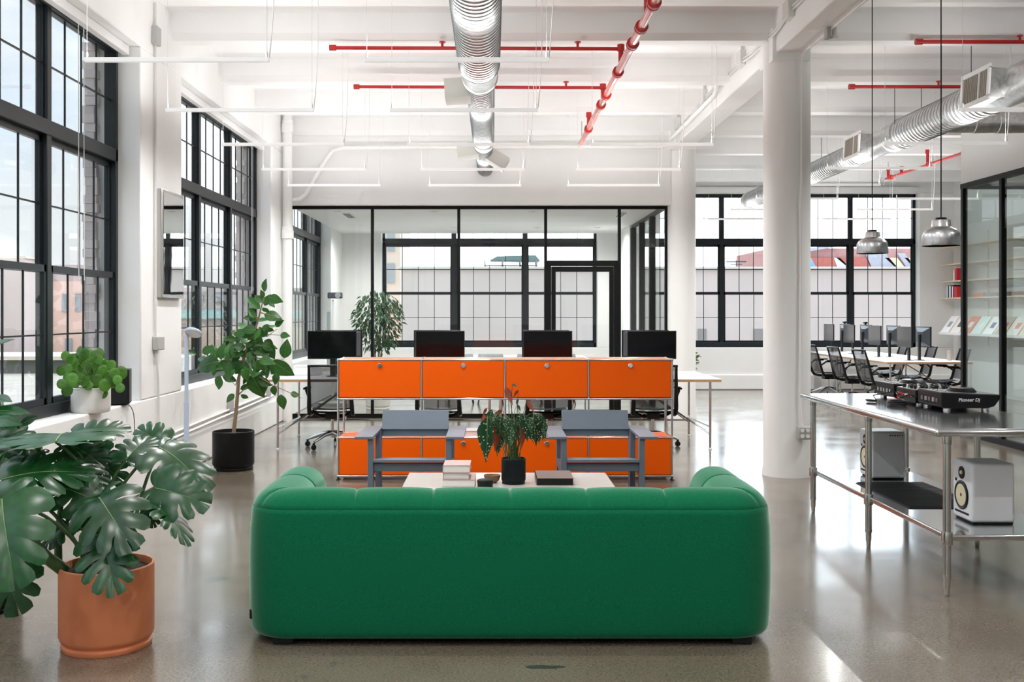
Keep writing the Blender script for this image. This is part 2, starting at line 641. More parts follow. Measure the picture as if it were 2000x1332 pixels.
M['monstera'] = leaf_mat('monstera_leaf', (0.009, 0.066, 0.016), (0.04, 0.12, 0.035), 0.28, spec=0.6)
M['fig'] = leaf_mat('fig_leaf', (0.030, 0.120, 0.020), (0.10, 0.21, 0.06), 0.30, spec=0.5)
M['pilea'] = leaf_mat('pilea_leaf', (0.070, 0.19, 0.026), (0.15, 0.27, 0.08), 0.30)
M['begonia'] = leaf_mat('begonia_leaf', (0.018, 0.062, 0.026), (0.24, 0.045, 0.02), 0.38, dots=True)
M['weeping'] = leaf_mat('weeping_fig_leaf', (0.04, 0.10, 0.045), (0.09, 0.16, 0.08), 0.4)
M['rib'] = mat('leaf_midrib', (0.16, 0.27, 0.09), 0.5)
# ================================================================== SETTING
def struct(name, mb, m, parent=None, label=None, **k):
    o = mb.build(name, m, parent, **k)
    if parent is None:
        tag(o, label, None, None, 'structure')
    return o

XL = -2.95      # inner face of the window wall
XO = -3.34      # its outer face
YF = 20.0       # inner face of the far wall
ZS, ZH = 0.77, 3.74
BAYS = [(-5.45, -1.52), (-0.40, 3.53), (4.65, 8.58), (9.70, 13.63), (14.75, 18.68)]

struct('floor', MB().box(XO, 9.3, -4.3, 20.4, -0.30, 0.0), M['floor'], label='polished grey brown concrete floor reflecting the windows')
struct('ceiling', MB().box(XO, 9.3, -4.3, 20.4, 4.26, 4.5), M['ceiling'], label='white painted concrete ceiling slab between the beams')

# window wall
wl = MB()
wl.box(XO, XL, -4.3, 20.4, 0, ZS)
wl.box(XO, XL, -4.3, 20.4, ZH, 4.3)
edges = [-4.3] + [q for b in BAYS[1:] for q in b] + [20.4]
for i in range(0, len(edges), 2):
    wl.box(XO, XL, edges[i], edges[i + 1], ZS, ZH)
wall_left = struct('wall_left', wl, M['wall'], label='rough white plastered wall with tall windows', bevel=0.012)

# far wall
F1 = (-2.18, 2.04)
F2 = (3.24, 8.33)
ZS2, ZH2 = 0.82, 3.84
wf = MB()
wf.box(XO, 9.3, YF, YF + 0.4, 0, ZS2)
wf.box(XO, 9.3, YF, YF + 0.4, ZH2, 4.3)
for a, b in ((XO, F1[0]), (F1[1], F2[0]), (F2[1], 9.3)):
    wf.box(a, b, YF, YF + 0.4, ZS2, ZH2)
wall_far = struct('wall_far', wf, M['wall'], label='white far wall with two wide black windows', bevel=0.012)
struct('wall_right', MB().box(9.0, 9.3, -4.3, 20.4, 0, 4.3), M['wall'], label='plain white right wall behind the shelves')
struct('wall_back', MB().box(XO, 9.3, -4.3, -4.0, 0, 4.3), M['wall'], label='plain white wall behind the camera')

# ledge strips low on the walls
struct('baseboard_left', MB().box(XL, XL + 0.03, -4, 14.4, 0, 0.33), M['wall'], label='thick plaster base along the window wall', bevel=0.02)
struct('baseboard_far', MB().box(2.1, 9.0, YF - 0.04, YF, 0, 0.30), M['wall'], label='thick plaster base along the far wall', bevel=0.02)

# ceiling beams, tapered sides
def beam(yf):
    prof = [(yf + 0.015, 4.27), (yf, 4.07), (yf + 0.045, 4.01), (yf + 0.225, 4.01), (yf + 0.27, 4.07), (yf + 0.255, 4.27)]
    mb = MB()
    n = len(prof)
    vs = [(XL - 0.02, y, z) for y, z in prof] + [(9.02, y, z) for y, z in prof]
    mb.add(vs, [tuple(range(n)), tuple(range(2 * n - 1, n - 1, -1))] + [(i, n + i, n + (i + 1) % n, (i + 1) % n) for i in range(n)])
    return mb
for k in range(-7, 7):
    tag(beam(9.38 + 1.68 * k).build('ceiling_beam', M['ceiling']), 'white concrete beam crossing under the ceiling slab', None, 'ceiling beams', 'structure')
gb = MB().box(2.57, 2.85, -4.1, 20.1, 3.87, 4.28)
struct('ceiling_girder', gb, M['ceiling'], label='white concrete girder carried by the round columns', bevel=0.015)

# round columns with haunched heads
for (x, y, r, d) in ((2.73, 9.52, 0.213, 'white round column beside the steel table'), (2.69, 14.62, 0.200, 'white round column at the corner of the glass room'), (2.73, 4.47 - 5.05, 0.213, 'white round column behind the camera'), (2.71, 19.8, 0.2, 'white round column by the far windows')):
    mb = MB().lathe([(r + 0.012, 0), (r + 0.008, 0.05), (r, 0.09), (r, 3.80), (r + 0.005, 4.0)], 40, (x, y, 0))
    if y < 19:
        mb.box(x - 0.19, x + 0.15, y - 0.22, y + 0.22, 3.80, 4.1)
    tag(mb.build('column', M['column'], smooth=40), d, None, None, 'structure')

# ---- windows: steel frame, sashes with bars, panes
def window(name, label, T, u0, u1, n, zs, zh, with_panes=True, first=0):
    def bx(mb, a, b, d0, d1, v0, v1):
        p, q = T(a, d0, v0), T(b, d1, v1)
        return mb.box(min(p[0], q[0]), max(p[0], q[0]), min(p[1], q[1]), max(p[1], q[1]), v0, v1)
    root = thing(name, label, None, T((u0 + u1) / 2, 0.2, zs), kind='structure')
    t1, t2 = zs + (zh - zs) * 0.352, zs + (zh - zs) * 0.690     # meeting rail, transom
    fr = MB()
    bx(fr, u0, u1, 0.19, 0.29, zs, zs + 0.09)
    bx(fr, u0, u1, 0.19, 0.29, zh - 0.06, zh)
    bx(fr, u0, u0 + 0.055, 0.19, 0.29, zs, zh)
    bx(fr, u1 - 0.055, u1, 0.19, 0.29, zs, zh)
    bx(fr, u0, u1, 0.19, 0.285, t2 - 0.055, t2 + 0.055)
    fr.build('frame', M['frame'], root, bevel=0.006)
    w_ = (u1 - u0) / n
    for i in range(1, n):
        mb = MB()
        bx(mb, u0 + i * w_ - 0.038, u0 + i * w_ + 0.038, 0.198, 0.285, zs + 0.02, zh - 0.02)
        mb.build('mullion', M['frame'], root, bevel=0.006)
    cache = {}
    for i in range(n):
        a, b = u0 + i * w_ + 0.038, u0 + (i + 1) * w_ - 0.038
        for (v0, v1, st, d, kind) in ((zs + 0.085, t1 + 0.03, 0.034, 0.205, 0), (t1 - 0.025, t2 - 0.05, 0.034, 0.238, 1), (t2 + 0.05, zh - 0.055, 0.012, 0.222, 2)):
            sb = MB()
            bx(sb, a, a + st, d, d + 0.034, v0, v1)
            bx(sb, b - st, b, d, d + 0.034, v0, v1)
            bx(sb, a, b, d, d + 0.034, v0, v0 + 0.05 if kind != 2 else v0 + 0.015)
            bx(sb, a, b, d, d + 0.034, v1 - (0.05 if kind != 2 else 0.015), v1)
            ga, gb_, gv0, gv1 = a + st, b - st, v0 + (0.05 if kind != 2 else 0.015), v1 - (0.05 if kind != 2 else 0.015)
            for q in range(1, 4):
                x = ga + (gb_ - ga) * q / 4
                bx(sb, x - 0.0058, x + 0.0058, d + 0.010, d + 0.022, gv0, gv1)
            z = (gv0 + gv1) / 2
            bx(sb, ga, gb_, d + 0.010, d + 0.022, z - 0.0058, z + 0.0058)
            sash = sb.build('sash', M['frame'], root)
            if not with_panes or i < first:
                continue
            pw, ph = (gb_ - ga) / 4, (gv1 - gv0) / 2
            key = kind
            if key not in cache:
                o0, o1 = T(0, 0, 0), T(pw * 0.5, 0.002, ph * 0.5)
                hx, hy = abs(o1[0] - o0[0]), abs(o1[1] - o0[1])
                cache[key] = MB().box(-hx, hx, -hy, hy, -ph / 2, ph / 2).mesh('pane', M['glass'])
            for c in range(4):
                for r in range(2):
                    place(cache[key], 'pane', sash, T(ga + pw * (c + 0.5), d + 0.017, gv0 + ph * (r + 0.5)))
    return root

TL = lambda u, d, v: (XL - d, u, v)
TF = lambda u, d, v: (u, YF + d, v)
window('window_1', 'tall black steel window nearest the camera, behind the sill plant', TL, *BAYS[2], 3, ZS, ZH, True, 1)
window('window_2', 'tall black steel window behind the potted fig tree', TL, *BAYS[3], 3, ZS, ZH)
window('window_3', 'black steel window inside the glass room, on its left wall', TL, *BAYS[4], 3, ZS, ZH)
window('window_4', 'wide black steel window at the back of the glass room', TF, *F1, 3, ZS2, ZH2)
window('window_5', 'wide black steel window beyond the round columns', TF, *F2, 4, ZS2, ZH2)
window('window_6', 'black steel window outside the frame of the picture', TL, *BAYS[1], 3, ZS, ZH, False)

# broken brick edges outside the jambs
random.seed(5)
brick_me = [MB().box(-0.05, 0.05, -0.055, 0.055, -0.0358, 0.0358).mesh('brick', mat('brick_a', (0.44, 0.38, 0.38), 0.9, bump=0.3)),
            MB().box(-0.05, 0.05, -0.055, 0.055, -0.0358, 0.0358).mesh('brick', mat('brick_b', (0.38, 0.33, 0.335), 0.9, bump=0.3))]
for (y, sgn) in ((8.58, -1), (13.63, -1), (18.68, -1), (9.70, 1), (14.75, 1)):
    for k in range(40):
        place(random.choice(brick_me), 'brick', wall_left, (-3.338 - random.uniform(0.0, 0.03), y + sgn * random.uniform(0.01, 0.035), ZS + 0.04 + k * 0.0745))
# thin white shade cord and head rails
for (y0, y1) in BAYS[2:4]:
    rail = thing('shade_rail', 'white roller shade rail above the %s window' % ('near' if y0 < 6 else 'second'), 'blind', (XL - 0.12, (y0 + y1) / 2, 3.70), group='white roller shade rails')
    MB().box(XL - 0.15, XL - 0.09, y0 + 0.02, y1 - 0.02, 3.66, 3.735).build('head_rail', M['white'], rail, bevel=0.006)
    for yy in ((y1 - 1.0, y1 - 0.9) if y0 < 6 else (y1 - 0.62, y1 - 0.55)):
        MB().cyl((XL - 0.12, yy, 3.68), (XL - 0.12, yy + 0.01, 1.75), 0.003, n=6).build('pull_cord', M['white'], rail)
fr_ = thing('shade_rail', 'white roller shade rail along the top of the window beyond the columns', 'blind', (5.8, YF - 0.05, 3.80), group='white roller shade rails')
MB().box(3.3, 8.25, YF - 0.09, YF - 0.01, 3.83, 3.95).build('head_rail', M['white'], fr_, bevel=0.006)

# ---- glass room at the back: bulkhead, frame, panes, door
PY = 14.65
struct('wall_partition', MB().box(XL, 2.52, 14.5, 14.78, 3.03, 4.27), M['wall'], label='white wall above the black framed glass partition')
part = thing('glass_partition', 'black framed glass wall of the room at the back', 'partition', (-0.2, PY, 0), kind='structure')
pf = MB()
pf.box(-2.93, 2.50, PY - 0.03, PY + 0.03, 2.985, 3.03)
pf.box(-2.93, 2.50, PY - 0.03, PY + 0.03, 0.0, 0.06)
pf.build('frame', M['part_frame'], part)
mull = [-2.91, -1.725, -0.49, 0.752, 1.805, 2.475]
for x in mull:
    MB().box(x - 0.021, x + 0.021, PY - 0.03, PY + 0.03, 0.06, 2.985).build('mullion', M['part_frame'], part)
for i in range(5):
    a, b = mull[i] + 0.02, mull[i + 1] - 0.02
    z0 = 2.245 if i == 3 else 0.06
    MB().box(a, b, PY - 0.005, PY + 0.005, z0, 2.985).build('pane', M['part_glass'], part)
dr = thing('door_1', 'black framed glass door into the room at the back', None, (1.28, PY, 0), kind='structure')
df = MB()
df.box(0.773, 1.784, PY - 0.04, PY + 0.04, 2.17, 2.25)
df.box(0.773, 0.83, PY - 0.04, PY + 0.04, 0.01, 2.17)
df.box(1.727, 1.784, PY - 0.04, PY + 0.04, 0.01, 2.17)
df.build('door_frame', M['part_frame'], dr, bevel=0.004)
dl = MB()
dl.box(0.835, 0.895, PY - 0.03, PY + 0.02, 0.02, 2.165)
dl.box(1.662, 1.722, PY - 0.03, PY + 0.02, 0.02, 2.165)
dl.box(0.895, 1.662, PY - 0.03, PY + 0.02, 2.09, 2.165)
dl.box(0.895, 1.662, PY - 0.03, PY + 0.02, 0.02, 0.12)
leaf = dl.build('door_leaf', M['part_frame'], dr, bevel=0.003)
MB().box(0.895, 1.662, PY - 0.01, PY, 0.12, 2.09).build('pane', M['part_glass'], leaf)
MB().tube([(0.865, PY - 0.03, 0.98), (0.865, PY - 0.08, 0.98), (0.985, PY - 0.08, 0.98)], 0.011, 8).build('door_handle', M['chrome'], leaf)
struct('ceiling_room', MB().box(XL, 2.5, 14.78, YF, 3.05, 3.2), M['ceiling'], label='flat white ceiling inside the glass room at the back')
side = thing('glass_partition', 'dark ribbed glass side wall inside the room at the back', 'partition', (2.48, 17, 0), kind='structure')
sf = MB().box(2.45, 2.51, 14.7, 18.1, 3.0, 3.05).box(2.45, 2.51, 14.7, 18.1, 0, 0.06)
sf.build('frame', M['part_frame'], side)
for y in (15.95, 17.05, 18.08):
    MB().box(2.43, 2.53, y - 0.04, y + 0.04, 0.06, 3.0).build('mullion', M['part_frame'], side)
for a, b in ((14.7, 15.91), (15.99, 17.01), (17.09, 18.04)):
    MB().box(2.476, 2.484, a, b, 0.06, 3.0).build('pane', M['room_glass'], side)
struct('wall_room_side', MB().box(2.42, 2.54, 18.12, YF, 0, 3.1), M['wall'], label='short white wall beside the back window of the glass room')
for (x, y, d) in ((-2.28, 15.2 + 1.0, 'left'), (2.0, 16.0, 'right')):
    v = thing('ceiling_vent', 'slotted air vent in the %s end of the glass room ceiling' % d, 'vent', (x, y, 3.05))
    MB().box(x - 0.06, x + 0.06, y - 0.35, y + 0.35, 3.035, 3.05).build('plate', M['white'], v)
    for k in (-0.035, 0.0, 0.035):
        MB().box(x + k - 0.008, x + k + 0.008, y - 0.32, y + 0.32, 3.028, 3.036).build('slot', M['black'], v)

# small recessed lamps in the ceiling of that room
rl = bpy.data.lights.new('recessed_light', 'SPOT')
rl.spot_size = math.radians(165)
rl.spot_blend = 1.0
rl.shadow_soft_size = 0.0
rl.energy = ROOM_LAMP_W
rl.color = (1.0, 0.985, 0.96)
for i, (x, y) in enumerate([(-2.36, 15.6), (2.05, 15.3), (-0.9, 15.6), (0.6, 15.6), (-2.2, 18.6), (-0.7, 18.6), (0.8, 18.6), (1.9, 18.6)]):
    t = thing('recessed_lamp', 'small recessed ceiling lamp in the back glass room, %s of eight' % ('first', 'second', 'third', 'fourth', 'fifth', 'sixth', 'seventh', 'eighth')[i], 'lamp', (x, y, 3.05), group='recessed lamps in the glass room')
    MB().lathe([(0.045, 0.0), (0.062, 0.0), (0.064, -0.006), (0.045, -0.008), (0.045, -0.001)], 24, (x, y, 3.05)).build('trim_ring', M['white'], t, smooth=40)
    lo = bpy.data.objects.new('recessed_light', rl)
    C.objects.link(lo)
    lo.parent = t
    lo.location = (0, 0, -0.012)

# ---- glass meeting room on the right
GX = 5.8
struct('wall_meeting_room', MB().box(GX, GX + 0.14, 3.0, 12.69, 3.09, 4.27).box(GX + 0.14, 9.0, 12.55, 12.69, 3.09, 4.27), M['wall'], label='white wall above the glass of the meeting room on the right')
struct('ceiling_meeting_room', MB().box(GX + 0.14, 9.0, 3.0, 12.55, 3.09, 3.2), M['ceiling'], label='flat white ceiling of the meeting room on the right')
gp = thing('glass_partition', 'dark framed glass front of the meeting room on the right', 'partition', (GX, 9, 0), kind='structure')
gf = MB().box(GX - 0.03, GX + 0.05, 3.0, 12.65, 3.03, 3.09).box(GX - 0.03, GX + 0.05, 3.0, 12.65, 0, 0.07)
gf.box(GX, 9.0, 12.60, 12.66, 3.03, 3.09).box(GX, 9.0, 12.60, 12.66, 0, 0.07)
gf.build('frame', M['part_frame'], gp)
ys = [12.62, 11.66, 10.66, 9.66, 8.66, 7.66, 6.66, 5.66, 4.66, 3.66]
for i, y in enumerate(ys):
    MB().box(GX - 0.025, GX + 0.035, y - 0.028, y + 0.028, 0.07, 3.03).build('mullion', M['part_frame'], gp)
    if i:
        MB().box(GX - 0.005, GX + 0.005, y + 0.028, ys[i - 1] - 0.028, 0.07, 3.03).build('pane', M['room_glass'], gp)
for i, x in enumerate((GX + 0.04, 7.4, 8.97)):
    if i:
        MB().box(x - 0.025, x + 0.025, 12.60, 12.66, 0.07, 3.03).build('mullion', M['part_frame'], gp)
        MB().box((GX + 0.035, 7.375)[i - 1] + (0.05 if i == 2 else 0), x - 0.025, 12.625, 12.635, 0.07, 3.03).build('pane', M['room_glass'], gp)

# ---- outdoors
gm = mat('gravel_roof', (0.30, 0.255, 0.205), 0.95, bump=0.5, bscale=30, var=0.18, vscale=1.2)
struct('ground', MB().box(-160, 160, -60, 200, -0.75, -0.45), gm, label='pale gravel roof and yard outside the windows')
def building(label, boxes, m, loc, wins=(), wm=None, extra=()):
    r = thing('building', label, 'building', loc)
    mb = MB()
    for b in boxes:
        mb.box(*b)
    mb.build('wall', m, r)
    for b in wins:
        MB().box(*b).build('window', wm, r)
    for nm, b, mm in extra:
        MB().box(*b).build(nm, mm, r)
    return r
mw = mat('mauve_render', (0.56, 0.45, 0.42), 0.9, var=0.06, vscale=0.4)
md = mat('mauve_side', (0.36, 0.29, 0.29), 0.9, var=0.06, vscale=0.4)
pk = mat('pink_brick', (0.86, 0.60, 0.50), 0.9, var=0.08, vscale=0.6)
gw = mat('grey_stucco', (0.70, 0.60, 0.565), 0.9, var=0.07, vscale=0.5)
cr_ = mat('cream_render', (0.70, 0.60, 0.50), 0.9, var=0.05, vscale=0.5)
wg = mat('far_window_glass', (0.35, 0.38, 0.40), 0.2)
teal = mat('faded_teal_paint', (0.42, 0.66, 0.64), 0.8)
mint = mat('pale_mint_paint', (0.66, 0.80, 0.76), 0.8)
darkr = mat('dark_roof_felt', (0.16, 0.15, 0.15), 0.8)
building('plain mauve warehouse block beyond the gravel roof', [(-34, -18.3, 40, 42.3, -0.5, 3.62)], mw, (-26, 40, -0.45), extra=[('parapet_cap', (-19.2, -18.25, 40, 42.3, 3.62, 3.70), cr_)])
pb = building('pink brick building with small windows and a painted mint wall panel', [(-19.9, -15.6, 46, 50, -0.5, 2.9)], pk, (-18, 46, -0.45),
         [(x, x + 0.25, 45.93, 46.02, 1.55, 2.35) for x in (-19.35, -18.75)] + [(-17.25, -16.8, 45.93, 46.02, 2.05, 2.5), (-19.2, -18.9, 45.93, 46.02, -0.3, 0.35)], wg,
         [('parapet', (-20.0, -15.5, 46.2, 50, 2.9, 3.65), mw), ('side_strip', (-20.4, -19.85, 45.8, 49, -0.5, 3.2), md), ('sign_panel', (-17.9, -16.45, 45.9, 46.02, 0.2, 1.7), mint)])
def text(s, size, m, parent, loc, rot, ext=0.002, name='lettering', xs=1.0, shear=0.0, bold=0.0):
    cu = bpy.data.curves.new(name, 'FONT')
    cu.body = s
    cu.size = size
    cu.extrude = ext
    cu.offset = bold
    cu.align_x = 'CENTER'
    cu.align_y = 'CENTER'
    cu.shear = shear
    cu.resolution_u = 3
    ob = bpy.data.objects.new('text_tmp', cu)
    C.objects.link(ob)
    bpy.context.view_layer.update()
    me = bpy.data.meshes.new_from_object(ob.evaluated_get(bpy.context.evaluated_depsgraph_get()))
    bpy.data.objects.remove(ob)
    me.materials.clear()
    me.materials.append(m)
    me.transform(Euler(rot).to_matrix().to_4x4() @ Matrix.Diagonal((xs, 1, 1, 1)))
    me.name = name
    o = place(me, name, parent, loc)
    return o
text('JAW', 0.95, mat('grey_teal_letters', (0.46, 0.60, 0.58), 0.8), pb, (-17.15, 45.88, 1.0), (PI / 2, 0, 0), 0.01, xs=0.75)
building('long low grey warehouse with a faded teal band', [(-26, -8.6, 52, 60, -0.5, 2.75)], mat('grey_wall', (0.50, 0.46, 0.45), 0.9, var=0.05), (-16, 52, -0.45),
         [(-15.5 + k * 1.3, -14.7 + k * 1.3, 51.9, 52.02, 2.05, 2.4) for k in range(5)], wg, [('teal_band', (-25, -8.7, 51.8, 52.02, 1.2, 1.62), teal), ('roof_step', (-26, -8.7, 50.5, 52, -0.5, 0.75), cr_)])
building('small dark roof shed on the gravel roof', [(-17.5, -11.5, 33, 36, -0.45, -0.02)], darkr, (-14, 33, -0.45), extra=[('roof_edge', (-17.7, -11.3, 32.8, 36.2, -0.02, 0.10), cr_)])
fb = building('long plain grey stucco building filling the view beyond the far windows', [(-3.15, 22, 35, 41.5, -0.5, 3.0)], gw, (9, 35, -0.45),
         [(7.0, 7.28, 34.95, 35.02, -0.45, 0.95), (8.9, 9.25, 34.95, 35.02, -0.45, 0.95), (1.15, 1.85, 34.95, 35.02, -0.45, 0.75)], mat('grey_door', (0.33, 0.30, 0.29), 0.8),
         [('roof_cap', (-3.25, 22, 34.9, 41.5, 3.0, 3.07), mat('roof_cap', (0.75, 0.72, 0.70), 0.8))])
building('cream apartment tower beyond the grey stucco building', [(-8.2, -4.35, 48, 54, -0.5, 6.4)], cr_, (-6, 48, -0.45),
         [(x, x + 0.35, 47.92, 48.02, z, z + 0.9) for x in (-5.5, -4.95) for z in (1.2, 2.9, 4.4)], wg, [('lower_wing', (-6.2, -3.6, 44, 47.8, -0.5, 1.9), pk)])
sh = thing('rooftop_shed', 'open rooftop frame with a dark green roof on the grey stucco building', 'shed', (0.7, 38, 3.07))
mb = MB()
for x in (-0.3, 0.35, 1.0, 1.6):
    for y in (37.6, 38.6):
        mb.box(x - 0.03, x + 0.03, y - 0.03, y + 0.03, 3.07, 3.42)
mb.box(-0.3, 1.6, 37.57, 37.63, 3.2, 3.25)
mb.build('post_frame', mat('weathered_timber', (0.42, 0.37, 0.33), 0.9), sh)
mb = MB().prism([(-0.1, 3.42), (0.15, 3.56), (1.55, 3.60), (1.72, 3.40)], 37.4, 38.8, Matrix(((1, 0, 0), (0, 0, 1), (0, 1, 0))))
mb.build('roof', mat('green_roof', (0.12, 0.17, 0.16), 0.8), sh)
an = thing('antenna', 'thin rooftop antenna on the grey stucco building', 'antenna', (8.55, 36, 3.07))
MB().cyl((8.55, 36, 3.07), (8.55, 36, 3.34), 0.02, n=6).build('mast', M['dark_grey'], an)
MB().box(8.2, 8.9, 35.98, 36.02, 3.27, 3.31).box(8.35, 8.75, 35.98, 36.02, 3.18, 3.21).build('crossbar', M['dark_grey'], an)
# painted sloping roof
pr = building('sloping roof painted in red, blue and yellow patches above the grey stucco building', [(11.4, 18.5, 42.2, 48, -0.5, 4.15)], mat('dusty_red', (0.50, 0.27, 0.25), 0.9, var=0.1), (15, 42, 3.0))
cols = {'red': (0.52, 0.16, 0.13), 'blue': (0.25, 0.45, 0.62), 'yel': (0.80, 0.68, 0.48), 'whi': (0.74, 0.72, 0.70), 'gry': (0.45, 0.45, 0.50)}
for k_, v_ in cols.items():
    M['m_' + k_] = mat('mural_' + k_, v_, 0.9, var=0.1)
RX = Matrix(((1, 0, 0), (0, 0, 1), (0, 1, 0)))
zs_ = [(11.5, 12.0, 12.45, 12.0, 'whi'), (12.0, 12.6, 12.9, 12.6, 'red'), (12.6, 12.8, 13.2, 12.9, 'yel'), (12.85, 13.05, 13.5, 13.2, 'blue'), (13.05, 14.0, 14.2, 13.5, 'red'), (14.0, 14.25, 15.0, 14.25, 'whi'),
       (14.1, 15.3, 15.7, 15.0, 'red'), (15.3, 16.1, 16.9, 15.7, 'gry'), (16.1, 16.6, 17.2, 16.9, 'yel'), (16.6, 16.9, 17.6, 17.2, 'gry'), (16.9, 18.45, 18.45, 17.6, 'yel')]
for a, b, c_, d, k_ in zs_:
    top = 3.75 if k_ != 'gry' else 3.95
    MB().prism([(d, 3.0), (c_, 3.0), (b, top), (a, top)], 42.05, 42.22, RX).build('painted_patch', M['m_' + k_], pr)
MB().prism([(11.3, 3.72), (14.2, 4.22), (14.2, 4.34), (11.3, 3.86)], 41.95, 42.3, RX).build('roof_edge', M['m_gry'], pr)
# ================================================================== CEILING SERVICES
M['register'] = mat('beige_grey_sheet', (0.55, 0.55, 0.51), 0.5)
def spiral(y0, y1, r, axis, pitch=0.075, n=36):
    """helically seamed round duct along Y"""
    mb = MB()
    steps = [(0.0, 0.0), (0.42, 0.0), (0.46, 0.0045), (0.54, 0.0045), (0.58, 0.0)]
    rows = []
    k = -1
    while True:
        for f, dr in steps:
            row = []
            for j in range(n + 1):
                an = 2 * PI * j / n
                y = y0 + pitch * (k + f + j / n)
                y = min(max(y, y0), y1)
                row.append((axis[0] + (r + dr) * math.cos(an), y, axis[1] + (r + dr) * math.sin(an)))
            rows.append(row)
        k += 1
        if y0 + pitch * k > y1:
            break
    mb.grid(rows)
    mb.seam = [i % len(steps) in (1, 2, 3) for i in range(len(rows) - 1) for j in range(n)]
    return mb
def spiral_part(mb, parent):
    me = bpy.data.meshes.new('duct_section')
    L = wloc(parent)
    me.from_pydata([tuple(Vector(q) - L) for q in mb.v], [], mb.f)
    me.materials.append(M['duct'])
    me.materials.append(M['duct_seam'])
    me.polygons.foreach_set('material_index', [1 if q else 0 for q in mb.seam])
    me.shade_smooth()
    me.update()
    o = bpy.data.objects.new('duct_section', me)
    C.objects.link(o)
    o.parent = parent
    return o
def ringy(y0, y1, r, axis, n=36, lip=0.008):
    m = Matrix(((1, 0, 0), (0, 0, 1), (0, 1, 0)))
    return MB().lathe([(r, y0), (r + lip, y0 + 0.004), (r + lip, y0 + 0.03), (r, y0 + 0.034), (r, y1 - 0.034), (r + lip, y1 - 0.03), (r + lip, y1 - 0.004), (r, y1)], n, (axis[0], 0, axis[1]), m)
def boot(parent, axis, r, y, ang, size=(0.30, 0.24, 0.20), grille=False):
    """rectangular register boot pointing from the duct at angle ang"""
    rot = Matrix.Rotation(-ang, 3, 'Y')
    m = Matrix.Translation((axis[0], y, axis[1])) @ rot.to_4x4()
    L, W, H = size
    def tr(mb):
        mb.v = [tuple(m @ Vector(q)) for q in mb.v]
        return mb
    b = tr(MB().box(r * 0.6, r + W, -L / 2, L / 2, -H / 2, H / 2)).build('register_box', M['duct'] if grille else M['register'], parent)
    if grille:
        f = MB().box(r + W, r + W + 0.015, -L / 2 - 0.03, L / 2 + 0.03, -H / 2 - 0.03, -H / 2 + 0.01).box(r + W, r + W + 0.015, -L / 2 - 0.03, L / 2 + 0.03, H / 2 - 0.01, H / 2 + 0.03)
        f.box(r + W, r + W + 0.015, -L / 2 - 0.03, -L / 2 + 0.015, -H / 2, H / 2).box(r + W, r + W + 0.015, L / 2 - 0.015, L / 2 + 0.03, -H / 2, H / 2).box(r + W, r + W + 0.012, -0.075, -0.06, -H / 2, H / 2)
        tr(f).build('grille_frame', M['white_metal'], b)
        s = MB()
        for k in range(14):
            yy = -L / 2 + 0.025 + k * (L - 0.05) / 13
            s.box(r + W, r + W + 0.008, yy - 0.003, yy + 0.003, -H / 2, H / 2)
        tag(tr(s).build('grille_slat', M['beige'], b), kind='stuff')
    return b
A1 = (-0.114, 3.54)
d1 = thing('air_duct', 'galvanised spiral air duct running down the middle of the ceiling', 'duct', (A1[0], 5, A1[1]))
spiral_part(spiral(-3.9, 8.33, 0.168, A1), d1)
ringy(8.33, 8.82, 0.150, A1).build('collar', M['duct'], d1, smooth=35)
spiral_part(spiral(8.80, 12.0, 0.123, A1), d1)
ringy(12.0, 12.3, 0.113, A1).build('collar', M['duct'], d1, smooth=35)
spiral_part(spiral(12.28, 14.52, 0.106, A1), d1)
boot(d1, A1, 0.123, 9.35, PI * 1.02, (0.36, 0.20, 0.17))
boot(d1, A1, 0.11, 12.75, PI * 1.04, (0.36, 0.22, 0.16))
boot(d1, A1, 0.11, 12.95, -0.55, (0.36, 0.22, 0.16))
for y in (7.2, 10.4, 13.2):
    MB().cyl((A1[0] - 0.13, y, A1[1] + 0.05), (A1[0] - 0.13, y, 4.27), 0.003, n=6).cyl((A1[0] + 0.13, y, A1[1] + 0.05), (A1[0] + 0.13, y, 4.27), 0.003, n=6).build('hanger_wire', M['white'], d1)
A2 = (4.66, 3.54)
d2 = thing('air_duct', 'galvanised spiral air duct running towards the far windows on the right', 'duct', (A2[0], 12, A2[1]))
spiral_part(spiral(-3.9, 8.6, 0.175, A2), d2)
ringy(8.6, 9.62, 0.172, A2).build('collar', M['duct'], d2, smooth=35)
spiral_part(spiral(9.6, 11.6, 0.172, A2), d2)
ringy(11.6, 11.95, 0.158, A2).build('collar', M['duct'], d2, smooth=35)
ringy(11.95, 12.95, 0.146, A2, lip=0.004).build('collar', M['duct'], d2, smooth=35)
spiral_part(spiral(12.93, 18.5, 0.146, A2), d2)
ringy(18.48, 18.62, 0.150, A2).build('end_cap', M['duct'], d2, smooth=35)
boot(d2, A2, 0.172, 9.33, PI * 0.98, (0.50, 0.09, 0.26), True)
boot(d2, A2, 0.146, 12.62, PI * 0.98, (0.50, 0.09, 0.24), True)
mx = Matrix(((0, 0, 1), (0, 1, 0), (1, 0, 0)))
MB().lathe([(0.105, 0), (0.11, 0.004), (0.105, 0.25), (0.112, 0.256), (0.105, 0.5), (0.112, 0.506), (0.105, 1.05)], 28, (4.78, 10.75, 3.50), mx).build('branch_duct', M['duct'], d2, smooth=35)
for y in (10.3, 11.5, 15):
    MB().cyl((A2[0] - 0.15, y, A2[1] + 0.05), (A2[0] - 0.15, y, 4.27), 0.004, n=6).cyl((A2[0] + 0.15, y, A2[1] + 0.05), (A2[0] + 0.15, y, 4.27), 0.004, n=6).build('hanger_wire', M['dark_grey'], d2)

